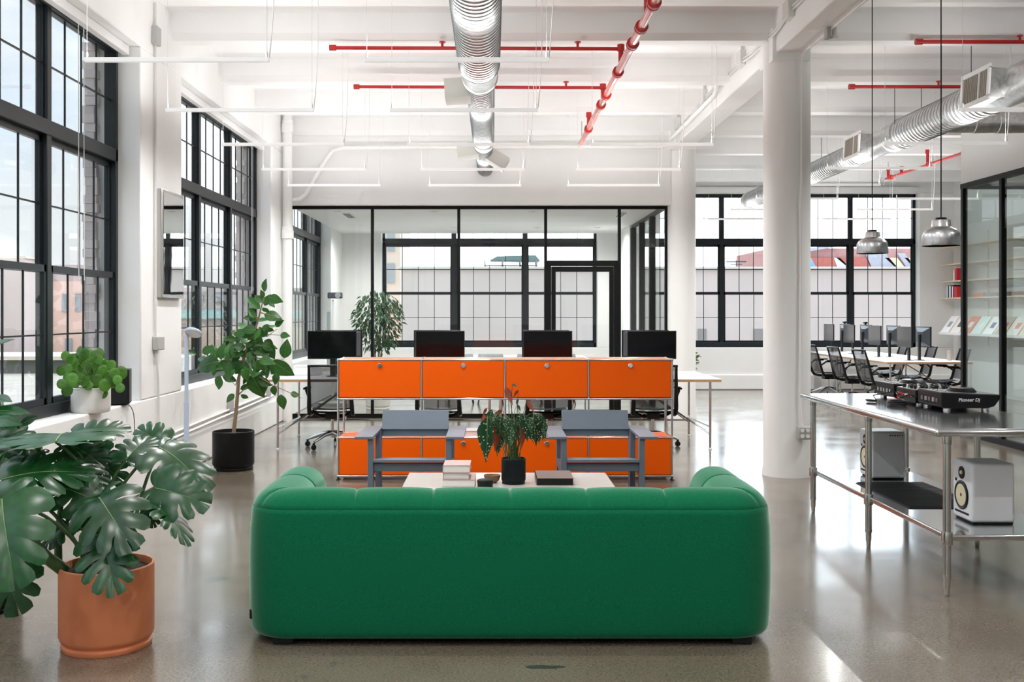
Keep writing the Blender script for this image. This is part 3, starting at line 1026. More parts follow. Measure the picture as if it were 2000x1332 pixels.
# red sprinkler pipes
def sprinkler(label, x, y0, y1, z, r, couplings, branches, risers, m_main):
    t = thing('sprinkler_pipe', label, 'sprinkler pipe', (x, (y0 + y1) / 2, z))
    MB().cyl((x, y0, z), (x, y1, z), r, n=20).build('main_pipe', m_main, t, smooth=40)
    for y in couplings:
        m = Matrix(((1, 0, 0), (0, 0, 1), (0, 1, 0)))
        MB().lathe([(r, -0.045), (r + 0.018, -0.04), (r + 0.018, -0.012), (r + 0.006, -0.01), (r + 0.006, 0.01), (r + 0.018, 0.012), (r + 0.018, 0.04), (r, 0.045)], 20, (x, y, z), m).build('coupling', M['red_pipe'], t, smooth=40)
    for (y, xa, xb, zb) in branches:
        b = MB().cyl((xa, y, zb), (xb, y, zb - 0.01), 0.017, n=10).build('branch_pipe', M['red_pipe'], t, smooth=40)
        MB().cyl((xa - 0.03, y, zb), (xa + 0.03, y, zb), 0.027, n=10).build('end_cap', M['red_pipe'], b, smooth=40)
        for f in (0.38, 0.85) if xb - xa > 1 else ():
            q = xa + (xb - xa) * f
            MB().cyl((q, y, zb), (q, y, zb + 0.05), 0.012, n=8).cyl((q, y, zb + 0.045), (q, y, zb + 0.055), 0.03, n=8).build('sprinkler_head', M['red_pipe'], b, smooth=40)
    for (y, zt) in risers:
        MB().cyl((x, y, z), (x, y, zt), 0.024, n=12).cyl((x, y, zt - 0.05), (x, y, zt + 0.01), 0.034, n=12).build('riser', M['red_pipe'], t, smooth=40)
    MB().cyl((x, y1 - 0.1, z), (x, y1 - 0.1, 4.02), 0.006, n=6).cyl((x - 0.02, y1, z), (x - 0.02, y1 + 0.06, z - 0.09), 0.008, n=6).build('hanger', M['grey_box'], t)
    return t
sprinkler('glossy red sprinkler main with branches over the lounge', 1.165, -3.9, 13.55, 3.75, 0.034, [7.42, 8.05, 8.55, 9.55, 10.55, 11.05, 12.5],
          [(9.33, -1.46, 1.165, 3.92), (10.85, -1.446, 1.165, 3.90)], [(7.75, 3.95), (9.33, 3.94), (10.85, 3.92), (12.45, 3.93)], M['pink_pipe'])
sprinkler('thin red sprinkler pipe over the long desk on the right', 6.6, 12.9, 17.2, 3.75, 0.022, [14.0, 15.5, 17.0], [], [(15.55, 3.97), (17.1, 3.93), (16.55, 3.86)], M['red_pipe'])
for (y, xa, zb, d) in ((9.33, 3.88, 3.975, 'nearer'), (10.85, 3.80, 3.90, 'farther')):
    t = thing('sprinkler_pipe', 'red sprinkler branch pipe above the right hand duct, the %s of two' % d, 'sprinkler pipe', (5, y, zb))
    MB().cyl((xa, y, zb), (5.79, y, zb), 0.019, n=10).build('branch_pipe', M['red_pipe'], t, smooth=40)
    MB().cyl((xa - 0.03, y, zb), (xa + 0.03, y, zb), 0.03, n=10).build('end_cap', M['red_pipe'], t, smooth=40)
    MB().cyl((xa + 0.92, y, zb), (xa + 0.92, y, zb + 0.06), 0.012, n=8).cyl((xa + 0.92, y, zb + 0.05), (xa + 0.92, y, zb + 0.06), 0.028, n=8).build('sprinkler_head', M['red_pipe'], t, smooth=40)

# white linear pendant lights
al = bpy.data.lights.new('fill_uplight', 'AREA')
al.shape = 'RECTANGLE'
al.size = 1.16
al.size_y = 0.022
al.energy = FILL_UP_W
al.color = (1.0, 0.99, 0.975)
def spot(name, watts, cone=165):
    l = bpy.data.lights.new(name, 'SPOT')
    l.spot_size = math.radians(cone)
    l.spot_blend = 1.0
    l.shadow_soft_size = 0.0
    l.energy = watts
    l.color = (1.0, 0.99, 0.975)
    return l
al2 = spot('fill_downlight', FILL_DOWN_W)
al3 = spot('unseen_bar_fill', UNSEEN_FILL_W)
al4 = spot('right_bay_fill', FILL_DOWN_W * 1.45)  # extra fill added to brighten the right bay
def light_bar():
    r = thing('pendant_light', '', 'light')
    MB().box(-0.61, 0.61, -0.016, 0.016, -0.016, 0.014).build('light_bar', M['light_bar'], r, world=False, bevel=0.003)
    for s in (-1, 1):
        MB().cyl((s * 0.595, 0, 0.014), (s * 0.595, 0, 0.05), 0.007, n=8).build('wire_clip', M['white_metal'], r, world=False)
        MB().cyl((s * 0.595, 0, 0.05), (s * 0.595, 0, 1.0799), 0.0022, n=5).build('hanging_wire', M['white'], r, world=False)
    MB().tube(bezier((0.61, 0, 0.01), (0.63, 0.01, 0.2), (0.66, 0.02, 0.6), (0.64, 0, 1.0799), 10), 0.004, 6).build('power_cord', M['white'], r, world=False)
    lo = bpy.data.objects.new('fill_uplight', al)
    C.objects.link(lo)
    lo.parent = r
    lo.location = (0, 0, 0.017)
    lo.rotation_euler = (PI, 0, 0)
    lo = bpy.data.objects.new('fill_downlight', al2)
    C.objects.link(lo)
    lo.parent = r
    lo.location = (0, 0, -0.018)
    return r
proto = light_bar()
rows_ = [6.77, 8.45, 10.18, 11.95, 13.45]
orn = ['first', 'second', 'third', 'fourth', 'fifth', 'sixth', 'seventh', 'eighth']
spots = []
for i, y in enumerate(rows_):
    spots.append((-2.09, y, 'thin white light bar hung on the window side of the duct, %s row' % orn[i], 'pendant lights over the lounge'))
    spots.append((-0.24, y, 'thin white light bar hung under the middle duct, %s row' % orn[i], 'pendant lights over the lounge'))
    if i >= 2:
        spots.append((1.58, y, 'thin white light bar between the red pipe and columns, %s row' % orn[i], 'pendant lights over the lounge'))
for i, y in enumerate([8.43, 10.1, 11.85, 13.4, 15.04, 16.6, 18.35]):
    spots.append((4.46, y, 'thin white light bar hung below the right duct, %s row' % orn[i], 'pendant lights in the right bay'))
for i, y in enumerate([15.04, 16.6, 18.35]):
    spots.append((6.52, y, 'thin white light bar over the long right desk, %s of three' % orn[i], 'pendant lights in the right bay'))
for k in range(5):          # unseen bars added out of frame as fill light
    for x, d in ((-2.09, 'window side'), (-0.24, 'middle'), (1.58, 'column side'), (4.46, 'right bay')):
        spots.append((x, 5.08 - 1.69 * k, 'added unseen fill light bar, %s, row %s behind' % (d, orn[k]), 'added fill lights behind the camera'))
for i, (x, y, lb, g) in enumerate(spots):
    o = proto if i == 0 else copy_tree(proto)
    o.location = (x, y, 3.18)
    if g == 'pendant lights in the right bay':
        for ch in o.children:
            if ch.type == 'LIGHT' and ch.data == al2:
                ch.data = al4
    if i >= len(spots) - 20:
        for ch in o.children:
            if ch.type == 'LIGHT' and ch.data == al2:
                ch.data = al3
    tag(o, lb, None, g)

# two spun aluminium pendant lamps over the steel table
def pendant(x, y, zb, label):
    r = thing('pendant_lamp', label, 'lamp', (x, y, zb), group='aluminium pendant lamps')
    pr_ = [(0.113, 0.0), (0.1145, 0.003), (0.110, 0.07), (0.104, 0.088), (0.088, 0.103), (0.068, 0.112), (0.060, 0.117), (0.0575, 0.122), (0.0555, 0.158), (0.052, 0.162), (0.0001, 0.163)]
    inn = [(a - 0.003 if a > 0.01 else a, b - 0.003 if b > 0.002 else b) for a, b in reversed(pr_)]
    MB().lathe(pr_[::-1], 48).lathe(inn[1:-1], 48).build('lamp_shade', M['alu'], r, smooth=40, world=False)
    MB().lathe([(0.030, 0.163), (0.033, 0.165), (0.033, 0.175), (0.030, 0.177), (0.001, 0.178)], 24).build('cap', M['black'], r, smooth=40, world=False)
    MB().cyl((0, 0, 0.177), (0, 0, 4.262 - zb), 0.004, n=8).build('cord', M['black'], r, world=False)
    MB().ball((0, 0, 0.06), 0.035, 10).build('bulb', M['white'], r, smooth=60, world=False)
pendant(2.80, 6.40, 1.925, 'spun aluminium pendant lamp on a black cord, the nearer one over the steel table')
pendant(2.84, 7.67, 1.95, 'spun aluminium pendant lamp on a black cord, the farther one over the steel table')

# conduits and pipes
def pipes(name, label, cat, runs, m, r, n=10, boxes=(), bm=None, loc=None):
    t = thing(name, label, cat, loc or runs[0][0])
    for k in runs:
        MB().tube(k, r, n).build('pipe', m, t, smooth=45)
    for b in boxes:
        MB().box(*b).build('junction_box', bm or M['grey_box'], t, bevel=0.008)
    return t
dp = pipes('drain_pipe', 'fat white drain pipe standing in the corner by the glass partition', 'pipe', [[(-2.86, 14.25, 0), (-2.86, 14.25, 4.26)]], M['column'], 0.066, 20)
for z in (2.62, 4.10):
    MB().lathe([(0.066, -0.09), (0.085, -0.085), (0.085, 0.02), (0.076, 0.03), (0.076, 0.08), (0.066, 0.085)], 20, (-2.86, 14.25, z)).build('pipe_collar', M['column'], dp, smooth=40)
pipes('water_pipe', 'white pipe rising aslant from the drain pipe and running along the wall above the partition', 'pipe', [[(-2.86, 14.25, 3.06), (-2.70, 14.33, 3.09), (-2.62, 14.35, 3.16), (-2.34, 14.38, 3.66), (-2.25, 14.4, 3.78), (-2.10, 14.4, 3.82), (2.40, 14.4, 3.84)]], M['column'], 0.032, 12)
pipes('electrical_conduit', 'grey wall conduit with a box, on the pier beside the steel mirror', 'conduit',
      [[(XL + 0.015, 8.90, 4.2), (XL + 0.015, 8.90, 1.30)], bezier((XL + 0.015, 8.90, 1.18), (XL + 0.03, 8.94, 1.0), (XL + 0.012, 8.98, 0.8), (XL + 0.03, 8.96, 0.40))], M['conduit'], 0.011, 8,
      [(XL, XL + 0.05, 8.84, 8.96, 3.83, 3.99), (XL, XL + 0.055, 8.86, 9.03, 1.18, 1.30)])
pipes('electrical_conduit', 'pair of conduits running low along the wall under the second window', 'conduit',
      [[(XL + 0.02, 9.3, 0.405), (XL + 0.02, 13.6, 0.455)], [(XL + 0.045, 9.3, 0.365), (XL + 0.045, 13.6, 0.415)]], M['conduit'], 0.014, 8, [(XL, XL + 0.05, 11.35, 11.47, 0.40, 0.57), (XL, XL + 0.06, 13.2, 13.33, 0.42, 0.55)])
cd = [(2.555, 5.5, 4.12), (2.555, 8.8, 4.12), (2.54, 9.2, 4.05), (2.54, 10.1, 4.06), (2.55, 10.5, 4.1), (2.55, 12.3, 4.1), (2.55, 14.3, 4.02)]
pipes('electrical_conduit', 'run of white conduits and boxes along the side of the ceiling girder', 'conduit', [cd, [(a, b, c - 0.03) for a, b, c in cd]] + [[(2.55, y, 4.1), (2.55, y, 4.27)] for y in (8.8, 10.5, 12.36, 14.1)], M['conduit'], 0.013, 8,
      [(2.51, 2.57, y - 0.09, y + 0.09, 4.03, 4.19) for y in (8.8, 10.5, 12.36, 14.1)], M['conduit'], loc=(2.55, 9, 4.1))
pipes('water_pipe', 'white elbow pipe dropping beside the girder between the beams', 'pipe', [[(2.50, 11.45, 4.27), (2.50, 11.45, 3.99), (2.49, 11.52, 3.95), (2.49, 14.3, 3.93)]], M['column'], 0.028, 12)
# outlet on the column with its conduit, light fitting under the girder
oc = pipes('electrical_conduit', 'thin conduit down the round column to a four socket outlet', 'conduit',
           [[(2.80, 7.2, 3.855), (2.80, 9.18, 3.855), (2.80, 9.27, 3.83), (2.80, 9.285, 3.74), (2.80, 9.30, 2.0), (2.80, 9.29, 0.62), (2.815, 9.29, 0.47)]], M['column'], 0.010, 8)
ob = MB().box(2.76, 2.872, 9.24, 9.30, 0.36, 0.475).build('outlet_box', M['grey_box'], oc, bevel=0.008)
for x in (2.791, 2.841):
    for z in (0.392, 0.443):
        MB().lathe([(0.017, 0), (0.017, 0.006), (0.001, 0.0061)], 16, (x, 9.24, z), Matrix(((1, 0, 0), (0, 0, -1), (0, 1, 0)))).build('socket', M['letter'], ob)
lf = thing('socket_lamp', 'small grey lamp fitting under the girder near the round column', 'lamp', (2.80, 8.5, 3.80))
MB().box(2.76, 2.80, 8.46, 8.54, 3.78, 3.87).build('junction_box', M['grey_box'], lf, bevel=0.006)
MB().lathe([(0.035, -0.055), (0.035, -0.03), (0.02, -0.02), (0.02, 0.05)], 16, (2.835, 8.5, 3.83)).build('lamp_holder', M['conduit'], lf, smooth=40)
# mirror on the pier
mr = thing('wall_mirror', 'tall polished steel mirror hung on the pier between the two windows', 'mirror', (XL, 9.3, 1.65))
MB().box(XL, XL + 0.045, 8.99, 9.62, 1.64, 2.60).build('mirror_frame', M['steel'], mr, bevel=0.004)
mm = mat('mirror_steel', (0.86, 0.86, 0.86), 0.015, 1.0, bump=0.05, bscale=1.6)
MB().box(XL + 0.045, XL + 0.05, 9.02, 9.59, 1.67, 2.57).build('mirror_sheet', mm, mr)
# ================================================================== FURNITURE
# ---- green sofa: one quilted shell swept round three sides
def sofa():
    X0, X1, YB, YE = -1.004, 1.162, 4.738, 5.49      # centre line of arms, back, arm fronts
    R, a, zb, zt = 0.085, 0.128, 0.032, 0.700
    r = thing('sofa', 'long green wool sofa seen from behind, with quilted rounded back and arms', 'sofa', ((X0 + X1) / 2, YB, 0))
    path = []
    def seg(p, q, n):
        for i in range(n):
            t = i / n
            path.append((p[0] + (q[0] - p[0]) * t, p[1] + (q[1] - p[1]) * t))
    segl = []
    def line(p, q, step=0.006):
        n = max(2, int(math.dist(p, q) / step))
        seg(p, q, n)
    def arc(cx, cy, a0, a1, n=30):
        for i in range(n):
            t = a0 + (a1 - a0) * i / n
            path.append((cx + R * math.cos(t), cy + R * math.sin(t)))
    line((X0, YE), (X0, YB + R))
    arc(X0 + R, YB + R, PI, 1.5 * PI)
    line((X0 + R, YB), (X1 - R, YB))
    arc(X1 - R, YB + R, 1.5 * PI, 2 * PI)
    line((X1, YB + R), (X1, YE))
    path.append((X1, YE))
    ss = [0]
    for i in range(1, len(path)):
        ss.append(ss[-1] + math.dist(path[i], path[i - 1]))
    L = ss[-1]
    arm = YE - YB - R
    cor = arm + R * PI / 4
    back0, back1 = arm + R * PI / 2, arm + R * PI / 2 + (X1 - X0 - 2 * R)
    def sx(px):     # seam on the back at photo column px
        return back0 + ((px - 963) * 4.76 / 2000 - (X0 + R))
    seams = [arm * 0.5, cor, sx(698), sx(847.5), sx(996), sx(1144), sx(1294), L - cor, L - arm * 0.5]
    # cross-section from outer foot over the top to inner foot: (n, z, weight of quilting)
    cs = []
    for t in (0, 30, 60, 90):
        cs.append((a - 0.03 + 0.03 * math.sin(math.radians(t)), zb + 0.035 * (1 - math.cos(math.radians(t))), 0.0))
    zk = 0.572
    for i in range(1, 9):
        z = zb + 0.035 + (zk - zb - 0.035) * i / 9
        cs.append((a + 0.010 * math.sin(PI * (z - zb) / 0.62), z, 0.0))
    def arch(t):
        q = math.radians(t)
        return a * math.copysign(abs(math.cos(q)) ** 0.92, math.cos(q)), zk + (zt - zk) * math.sin(q) ** 0.95
    for t, d, wt in ((0, 0.001, 0.0), (10, 0.001, 0.0), (18, 0.0005, 0.0), (20, -0.003, 0.0), (22, 0.0, 0.05)):
        n_, z_ = arch(t)
        cs.append((n_ + d, z_, wt))
    for t in range(30, 176, 10):
        n_, z_ = arch(t)
        cs.append((n_, z_, min(1.0, 0.2 + (t - 22) / 60)))
    for i in range(0, 9):
        cs.append((-a, zk - 0.005 - (zk - 0.005 - zb) * i / 8, 1.0))
    rows = []
    N = len(path)
    for i, (x, y) in enumerate(path):
        p, q = path[max(i - 1, 0)], path[min(i + 1, N - 1)]
        tx, ty = q[0] - p[0], q[1] - p[1]
        l = math.hypot(tx, ty)
        nx, ny = ty / l * 1.0, -tx / l       # outward: to the left arm's outside first
        nx, ny = -(-nx), ny
        # going down the left arm (-y) outward is -x
        s = ss[i]
        d = min(abs(s - k) for k in seams)
        prev = max([0] + [k for k in seams if k <= s])
        nxt = min([L] + [k for k in seams if k > s])
        f = (s - prev) / max(nxt - prev, 1e-6)
        puff = math.sin(PI * f) ** 0.5
        inset = 0.008 * math.exp(-(d / 0.005) ** 2) + 0.0085 * (1 - puff)
        e = min(s, L - s)
        cap = 1.0
        if e < 0.10:
            cap = math.sqrt(max(0.0, 1 - ((0.10 - e) / 0.10) ** 2)) * 0.75 + 0.25
        row = []
        for n_, z, wt in cs:
            k = 1 - wt * inset / a * 0.9
            zz = z
            if z > 0.5:
                zz = z - wt * inset * max(0, (z - 0.55) / 0.15)
            nn = n_ * k * cap
            if cap < 1:
                zz = zb + (zz - zb) * (0.86 + 0.14 * cap)
            row.append((x + nx * nn, y + ny * nn, zz))
        rows.append(row)
    mb = MB().grid(rows)
    mb.f.append(tuple(range(len(cs))))
    mb.f.append(tuple(range((N - 1) * len(cs), N * len(cs))))
    mb.build('quilted_shell', M['fabric'], r, smooth=60)
    MB().box(X0 + 0.11, X1 - 0.11, YB + 0.11, YE + 0.02, 0.06, 0.26).build('seat_base', M['fabric'], r, bevel=0.03, segs=3)
    w3 = (X1 - X0 - 0.26) / 2
    for i in range(2):
        MB().box(X0 + 0.13 + i * w3 + 0.003, X0 + 0.13 + (i + 1) * w3 - 0.003, YB + 0.13, YE + 0.05, 0.25, 0.41).build('seat_cushion', M['fabric'], r, bevel=0.05, segs=4)
    for (x, y) in ((X0 + 0.05, YB - 0.04), (X1 - 0.03, YB - 0.04), (X0 + 0.02, YE - 0.1), (X1 - 0.02, YE - 0.1)):
        MB().box(x - 0.045, x + 0.045, y - 0.045, y + 0.045, 0, 0.045).build('foot', M['black'], r, bevel=0.004)
    MB().box(X0 + 0.0, X1 - 0.0, YB - 0.03, YB + 0.3, 0.014, 0.06).build('plinth', M['black_soft'], r)
    q = math.radians(203)
    tx_, ty_ = X0 + R + (R + a + 0.003) * math.cos(q), YB + R + (R + a + 0.003) * math.sin(q)
    MB().box(-0.006, 0.008, -0.010, 0.010, -0.02, 0.02, Matrix.Translation((tx_, ty_, 0.115)) @ Matrix.Rotation(q, 4, 'Z')).build('fabric_tab', M['black_soft'], r)
sofa()

# ---- coffee table and the things on it
TZ = 0.35
ct = thing('coffee_table', 'low coffee table with a light grey top between the sofa and the armchairs', 'table', (0.10, 7.0, 0))
MB().box(-0.605, 0.812, 6.60, 7.41, TZ - 0.022, TZ).build('table_top', M['table_top'], ct, bevel=0.002)
for x in (-0.57, 0.777):
    for y in (6.64, 7.37):
        MB().box(x - 0.015, x + 0.015, y - 0.015, y + 0.015, 0, TZ - 0.022).build('leg', M['white_metal'], ct)
def book(label, x0, x1, y0, y1, z0, h, cover, group=None, rz=0.0, spine='x0', page=None, cat='book', name='book'):
    cx, cy = (x0 + x1) / 2, (y0 + y1) / 2
    r = thing(name, label, cat, (cx, cy, z0), rz, group)
    a, b = (x1 - x0) / 2, (y1 - y0) / 2
    c = min(0.003, h * 0.15)
    cv = MB().box(-a, a, -b, b, 0, c).box(-a, a, -b, b, h - c, h)
    s = 0.004
    cv.box(*{'x0': (-a, -a + s, -b, b, 0, h), 'x1': (a - s, a, -b, b, 0, h), 'y0': (-a, a, -b, -b + s, 0, h), 'y1': (-a, a, b - s, b, 0, h)}[spine])
    cv.build('cover', cover, r, world=False)
    e = 0.004
    MB().box(-a + e, a - e, -b + e, b - e, c, h - c).build('pages', page or M['paper'], r, world=False)
    return r
book('large pale book at the bottom of the pile on the coffee table', -0.338, -0.118, 6.80, 7.08, TZ, 0.048, M['pinkbook'], 'books on the coffee table', spine='y1')
book('thick white book in the middle of the pile on the coffee table', -0.335, -0.160, 6.82, 7.04, TZ + 0.048, 0.044, M['pinkbook'], 'books on the coffee table', 0.01, 'x0')
book('thick book with a dusty pink cover on top of the pile on the coffee table', -0.335, -0.152, 6.81, 7.06, TZ + 0.092, 0.05, M['pinkbook'], 'books on the coffee table', -0.01, 'x0')
book('dark brown box file lying alone on the coffee table', 0.292, 0.540, 6.86, 7.20, TZ, 0.048, M['brown_book'], spine='x0', page=M['black_soft'])
bw = thing('black_container', 'small round black container beside the wooden bowl', 'container', (-0.053, 6.80, TZ))
MB().lathe([(0.048, 0), (0.051, 0.003), (0.051, 0.040), (0.048, 0.043)], 28).build('body', M['black_soft'], bw, world=False, smooth=40)
MB().lathe([(0.053, 0.030), (0.053, 0.046), (0.048, 0.050), (0.001, 0.051)], 28).build('lid', M['black_soft'], bw, world=False, smooth=40)
bowl = MB().lathe([(0.025, 0), (0.030, 0.0), (0.048, 0.018), (0.057, 0.045), (0.058, 0.052), (0.054, 0.052), (0.050, 0.040), (0.040, 0.020), (0.0001, 0.012)], 32, (-0.006, 6.98, TZ)).build('wooden_bowl', M['wood_bowl'], smooth=50)
tag(bowl, 'small wooden bowl on the coffee table behind the black container', 'bowl')

# ---- slate blue armchairs
def armchair(cx, label):
    r = thing('armchair', label, 'chair', (cx, 7.75, 0), group='slate blue armchairs')
    def b(name, *q, **k):
        return MB().box(*q).build(name, M['slate'], r, world=False, bevel=0.003, **k)
    for s in (-1, 1):
        xo, xi = s * 0.415, s * 0.275
        b('armrest', min(xo, xi), max(xo, xi), 0.0, 0.76, 0.548, 0.568)
        x0, x1 = sorted((s * 0.275, s * 0.318))
        b('leg', x0, x1, 0.02, 0.09, 0, 0.548)
        b('leg', x0, x1, 0.54, 0.66, 0, 0.548)
        b('side_rail', x0, x1, 0.09, 0.54, 0.27, 0.33)
    b('front_rail', -0.275, 0.275, 0.045, 0.067, 0.30, 0.362)
    m = Matrix.Translation((0, 0.01, 0.372)) @ Matrix.Rotation(math.radians(-6.5), 4, 'X')
    MB().box(-0.274, 0.274, 0, 0.55, 0, 0.022, m).build('seat', M['slate'], r, world=False, bevel=0.003)
    m = Matrix.Translation((0, 0.60, 0.555)) @ Matrix.Rotation(math.radians(-22), 4, 'X')
    MB().box(-0.272, 0.272, 0, 0.022, 0, 0.165, m).build('backrest', M['slate'], r, world=False, bevel=0.003)
    b('back_rail', -0.275, 0.275, 0.62, 0.642, 0.50, 0.56)
    return r
armchair(-0.635, 'slate blue plank armchair facing the sofa, nearer the windows')
armchair(0.835, 'slate blue plank armchair facing the sofa, nearer the round columns')

# ---- orange steel and chrome shelving
def shelving():
    X0, P, Y0, Y1 = -1.395, 0.7518, 9.225, 9.575
    zs = [0.035, 0.382, 0.732, 1.082]
    r = thing('storage_shelf', 'long low orange steel cabinet on chrome tubes with drop down doors', 'cabinet', (0.1, 9.4, 0))
    xs = [X0 + P * i for i in range(5)]
    tb = 0.0095
    for y in (Y0, Y1):
        for z in zs:
            MB().cyl((xs[0], y, z), (xs[-1], y, z), tb, n=12).build('chrome_tube', M['chrome'], r, smooth=40)
        for x in xs:
            MB().cyl((x, y, zs[0]), (x, y, zs[-1]), tb, n=12).build('chrome_tube', M['chrome'], r, smooth=40)
    for x in xs:
        for z in zs:
            MB().cyl((x, Y0, z), (x, Y1, z), tb, n=12).build('chrome_tube', M['chrome'], r, smooth=40)
            for y in (Y0, Y1):
                MB().ball((x, y, z), 0.0135, 8).build('ball_joint', M['chrome'], r, smooth=60)
        for y in (Y0, Y1):
            MB().lathe([(0.022, 0), (0.022, 0.006), (0.009, 0.012), (0.009, 0.03)], 12, (x, y, 0)).build('foot', M['black'], r)
    for i in range(4):
        a, b = xs[i] + 0.010, xs[i + 1] - 0.010
        for z0, z1 in ((zs[0], zs[1]), (zs[2], zs[3])):
            d = MB().box(a, b, Y0 - 0.006, Y0 + 0.004, z0 + 0.011, z1 - 0.011).build('door', M['orange'], r, bevel=0.003)
            kx, kz = (a + b) / 2, z1 - 0.052
            mk = Matrix(((1, 0, 0), (0, 0, -1), (0, 1, 0)))
            MB().lathe([(0.019, 0), (0.022, 0.002), (0.022, 0.008), (0.018, 0.012), (0.011, 0.012), (0.010, 0.008), (0.0001, 0.008)], 20, (kx, Y0 - 0.006, kz), mk).build('knob', M['chrome'], d, smooth=40)
            MB().box(a, b, Y1 - 0.005, Y1 + 0.005, z0 + 0.01, z1 - 0.01).build('back_panel', M['orange'], r)
        for z in zs:
            MB().box(a, b, Y0 + 0.010, Y1 - 0.010, z - 0.004, z + 0.006).build('shelf_panel', M['orange'], r)
    for x in (xs[0], xs[-1]):
        for z0, z1 in ((zs[0], zs[1]), (zs[2], zs[3])):
            MB().box(x - 0.005, x + 0.005, Y0 + 0.01, Y1 - 0.01, z0 + 0.01, z1 - 0.01).build('side_panel', M['orange'], r)
shelving()
SZ = 0.388
book('flat grey book on the open shelf, behind the armchair by the windows', -1.02, -0.87, 9.27, 9.50, SZ, 0.045, M['grey_book'], 'books on the open orange shelf')
book('flat white booklet on the open shelf, beside the grey book', -0.84, -0.70, 9.30, 9.50, SZ, 0.022, M['letter'], 'books on the open orange shelf')
book('short pile of white booklets on the open shelf, left of the spotted plant', -0.262, -0.125, 9.27, 9.50, SZ, 0.05, M['letter'], 'books on the open orange shelf')
book('thick pale book lying on the open shelf behind the armchair by the columns', 1.11, 1.27, 9.26, 9.46, SZ, 0.035, M['pinkbook'], 'books on the open orange shelf', page=M['letter'])
bk = book('small black box with white letters standing on the open orange shelf', 1.178, 1.252, 9.30, 9.40, SZ + 0.035, 0.052, M['black'], 'books on the open orange shelf', page=M['black'])
text('CAV', 0.036, M['letter'], bk, (1.215, 9.2965, SZ + 0.06), (PI / 2, 0, 0), 0.001)
book('thin white folder on the open shelf behind the middle of the coffee table', 0.40, 0.62, 9.30, 9.50, SZ, 0.014, M['letter'], 'books on the open orange shelf')

# ---- desks
def desk(label, x0, x1, y0, y1, z, legs, braces=(), group=None):
    r = thing('desk', label, 'desk', ((x0 + x1) / 2, (y0 + y1) / 2, 0))
    MB().box(x0, x1, y0, y1, z - 0.005, z).build('desk_top', M['desk_top'], r)
    MB().box(x0 + 0.0005, x1 - 0.0005, y0 + 0.0005, y1 - 0.0005, z - 0.032, z - 0.005).build('plywood_core', M['ply'], r)
    for (x, y) in legs:
        lg = MB().cyl((x, y, 0.012), (x, y, z - 0.032), 0.0135, n=12).build('leg', M['alu'], r, smooth=40)
        MB().lathe([(0.02, 0), (0.02, 0.012), (0.0135, 0.02)], 12, (x, y, 0)).build('foot', M['white'], lg)
    for b in braces:
        MB().tube(b, 0.0095, 8).build('brace', M['alu'], r, smooth=40)
    return r
DZ = 0.78
for (xa, xb, d, s) in ((-2.45, 0.02, 'on the window side', -1), (0.025, 2.495, 'on the column side', 1)):
    xo, xi = (xa + 0.08, xb - 0.06) if s < 0 else (xb - 0.105, xa + 0.06)
    xm = (xo + xi) / 2
    br = [[(xo, 12.5, 0.25), (xo - s * 0.05, 12.3, 0.25), (xo, 11.27, 0.25)], [(xo, 11.27, 0.17), (xo - s * 0.62, 11.88, 0.60), (xo - s * 0.66, 11.9, 0.62)], [(xo, 12.5, 0.17), (xo - s * 0.62, 11.92, 0.60), (xo - s * 0.66, 11.9, 0.62)],
          [(xo - s * 0.1, 11.9, 0.26), (xi + s * 0.1, 11.9, 0.26)], [(xo - s * 0.66, 11.9, 0.26), (xo - s * 0.66, 11.9, 0.745)], [(xi + s * 0.6, 11.9, 0.26), (xi + s * 0.6, 11.9, 0.745)]]
    desk('white work desk with a plywood edge behind the orange cabinet, half %s' % d, xa, xb, 11.18, 12.70, DZ, [(xo, 11.27), (xo, 12.5), (xi, 11.27), (xi, 12.5)], br)
RZ = 0.77
for (ya, yb, d) in ((15.26, 17.62, 'nearer'), (17.63, 19.55, 'farther')):
    desk('white work desk with a plywood edge by the far windows, %s half' % d, 5.87, 7.15, ya, yb, RZ, [(5.95, ya + 0.08), (7.07, ya + 0.08), (5.95, yb - 0.08), (7.07, yb - 0.08)],
         [[(5.95, ya + 0.08, 0.2), (6.5, ya + 0.9, 0.7)], [(7.07, ya + 0.08, 0.2), (6.5, ya + 0.9, 0.7)], [(6.5, ya + 0.1, 0.3), (6.5, yb - 0.1, 0.3)]])

# ---- monitors
def monitor(silver=False):
    """screen faces -Y, stand foot at the origin"""
    r = thing('monitor', '', 'monitor')
    MB().box(-0.278, 0.278, -0.075, -0.055, 0.20, 0.52).build('bezel', M['black'], r, world=False, bevel=0.004)
    MB().box(-0.268, 0.268, -0.0765, -0.075, 0.212, 0.51).build('screen', M['screen'], r, world=False)
    mb = MB()
    mb.add([(-0.26, -0.055, 0.215), (0.26, -0.055, 0.215), (0.26, -0.055, 0.505), (-0.26, -0.055, 0.505), (-0.10, -0.015, 0.29), (0.10, -0.015, 0.29), (0.10, -0.015, 0.44), (-0.10, -0.015, 0.44)],
           [(0, 1, 2, 3), (7, 6, 5, 4), (0, 4, 5, 1), (1, 5, 6, 2), (2, 6, 7, 3), (3, 7, 4, 0)])
    mb.build('back_shell', M['dark_grey'], r, world=False)
    MB().box(-0.032, 0.032, -0.016, 0.012, 0.005, 0.40).build('stand_post', M['black'], r, world=False, bevel=0.004)
    MB().lathe([(0.08, 0), (0.08, 0.004), (0.05, 0.009), (0.0001, 0.010)], 24).build('stand_base', M['black'], r, world=False, smooth=40)
    return r
pm = monitor()
ml = []
for i, x in enumerate((-1.825, -0.60, 0.62, 1.80)):
    ml.append((x, 11.68, DZ, 0, 'black monitor, dark screen facing over the orange cabinet, %s from the windows' % orn[i], 'monitors behind the orange cabinet'))
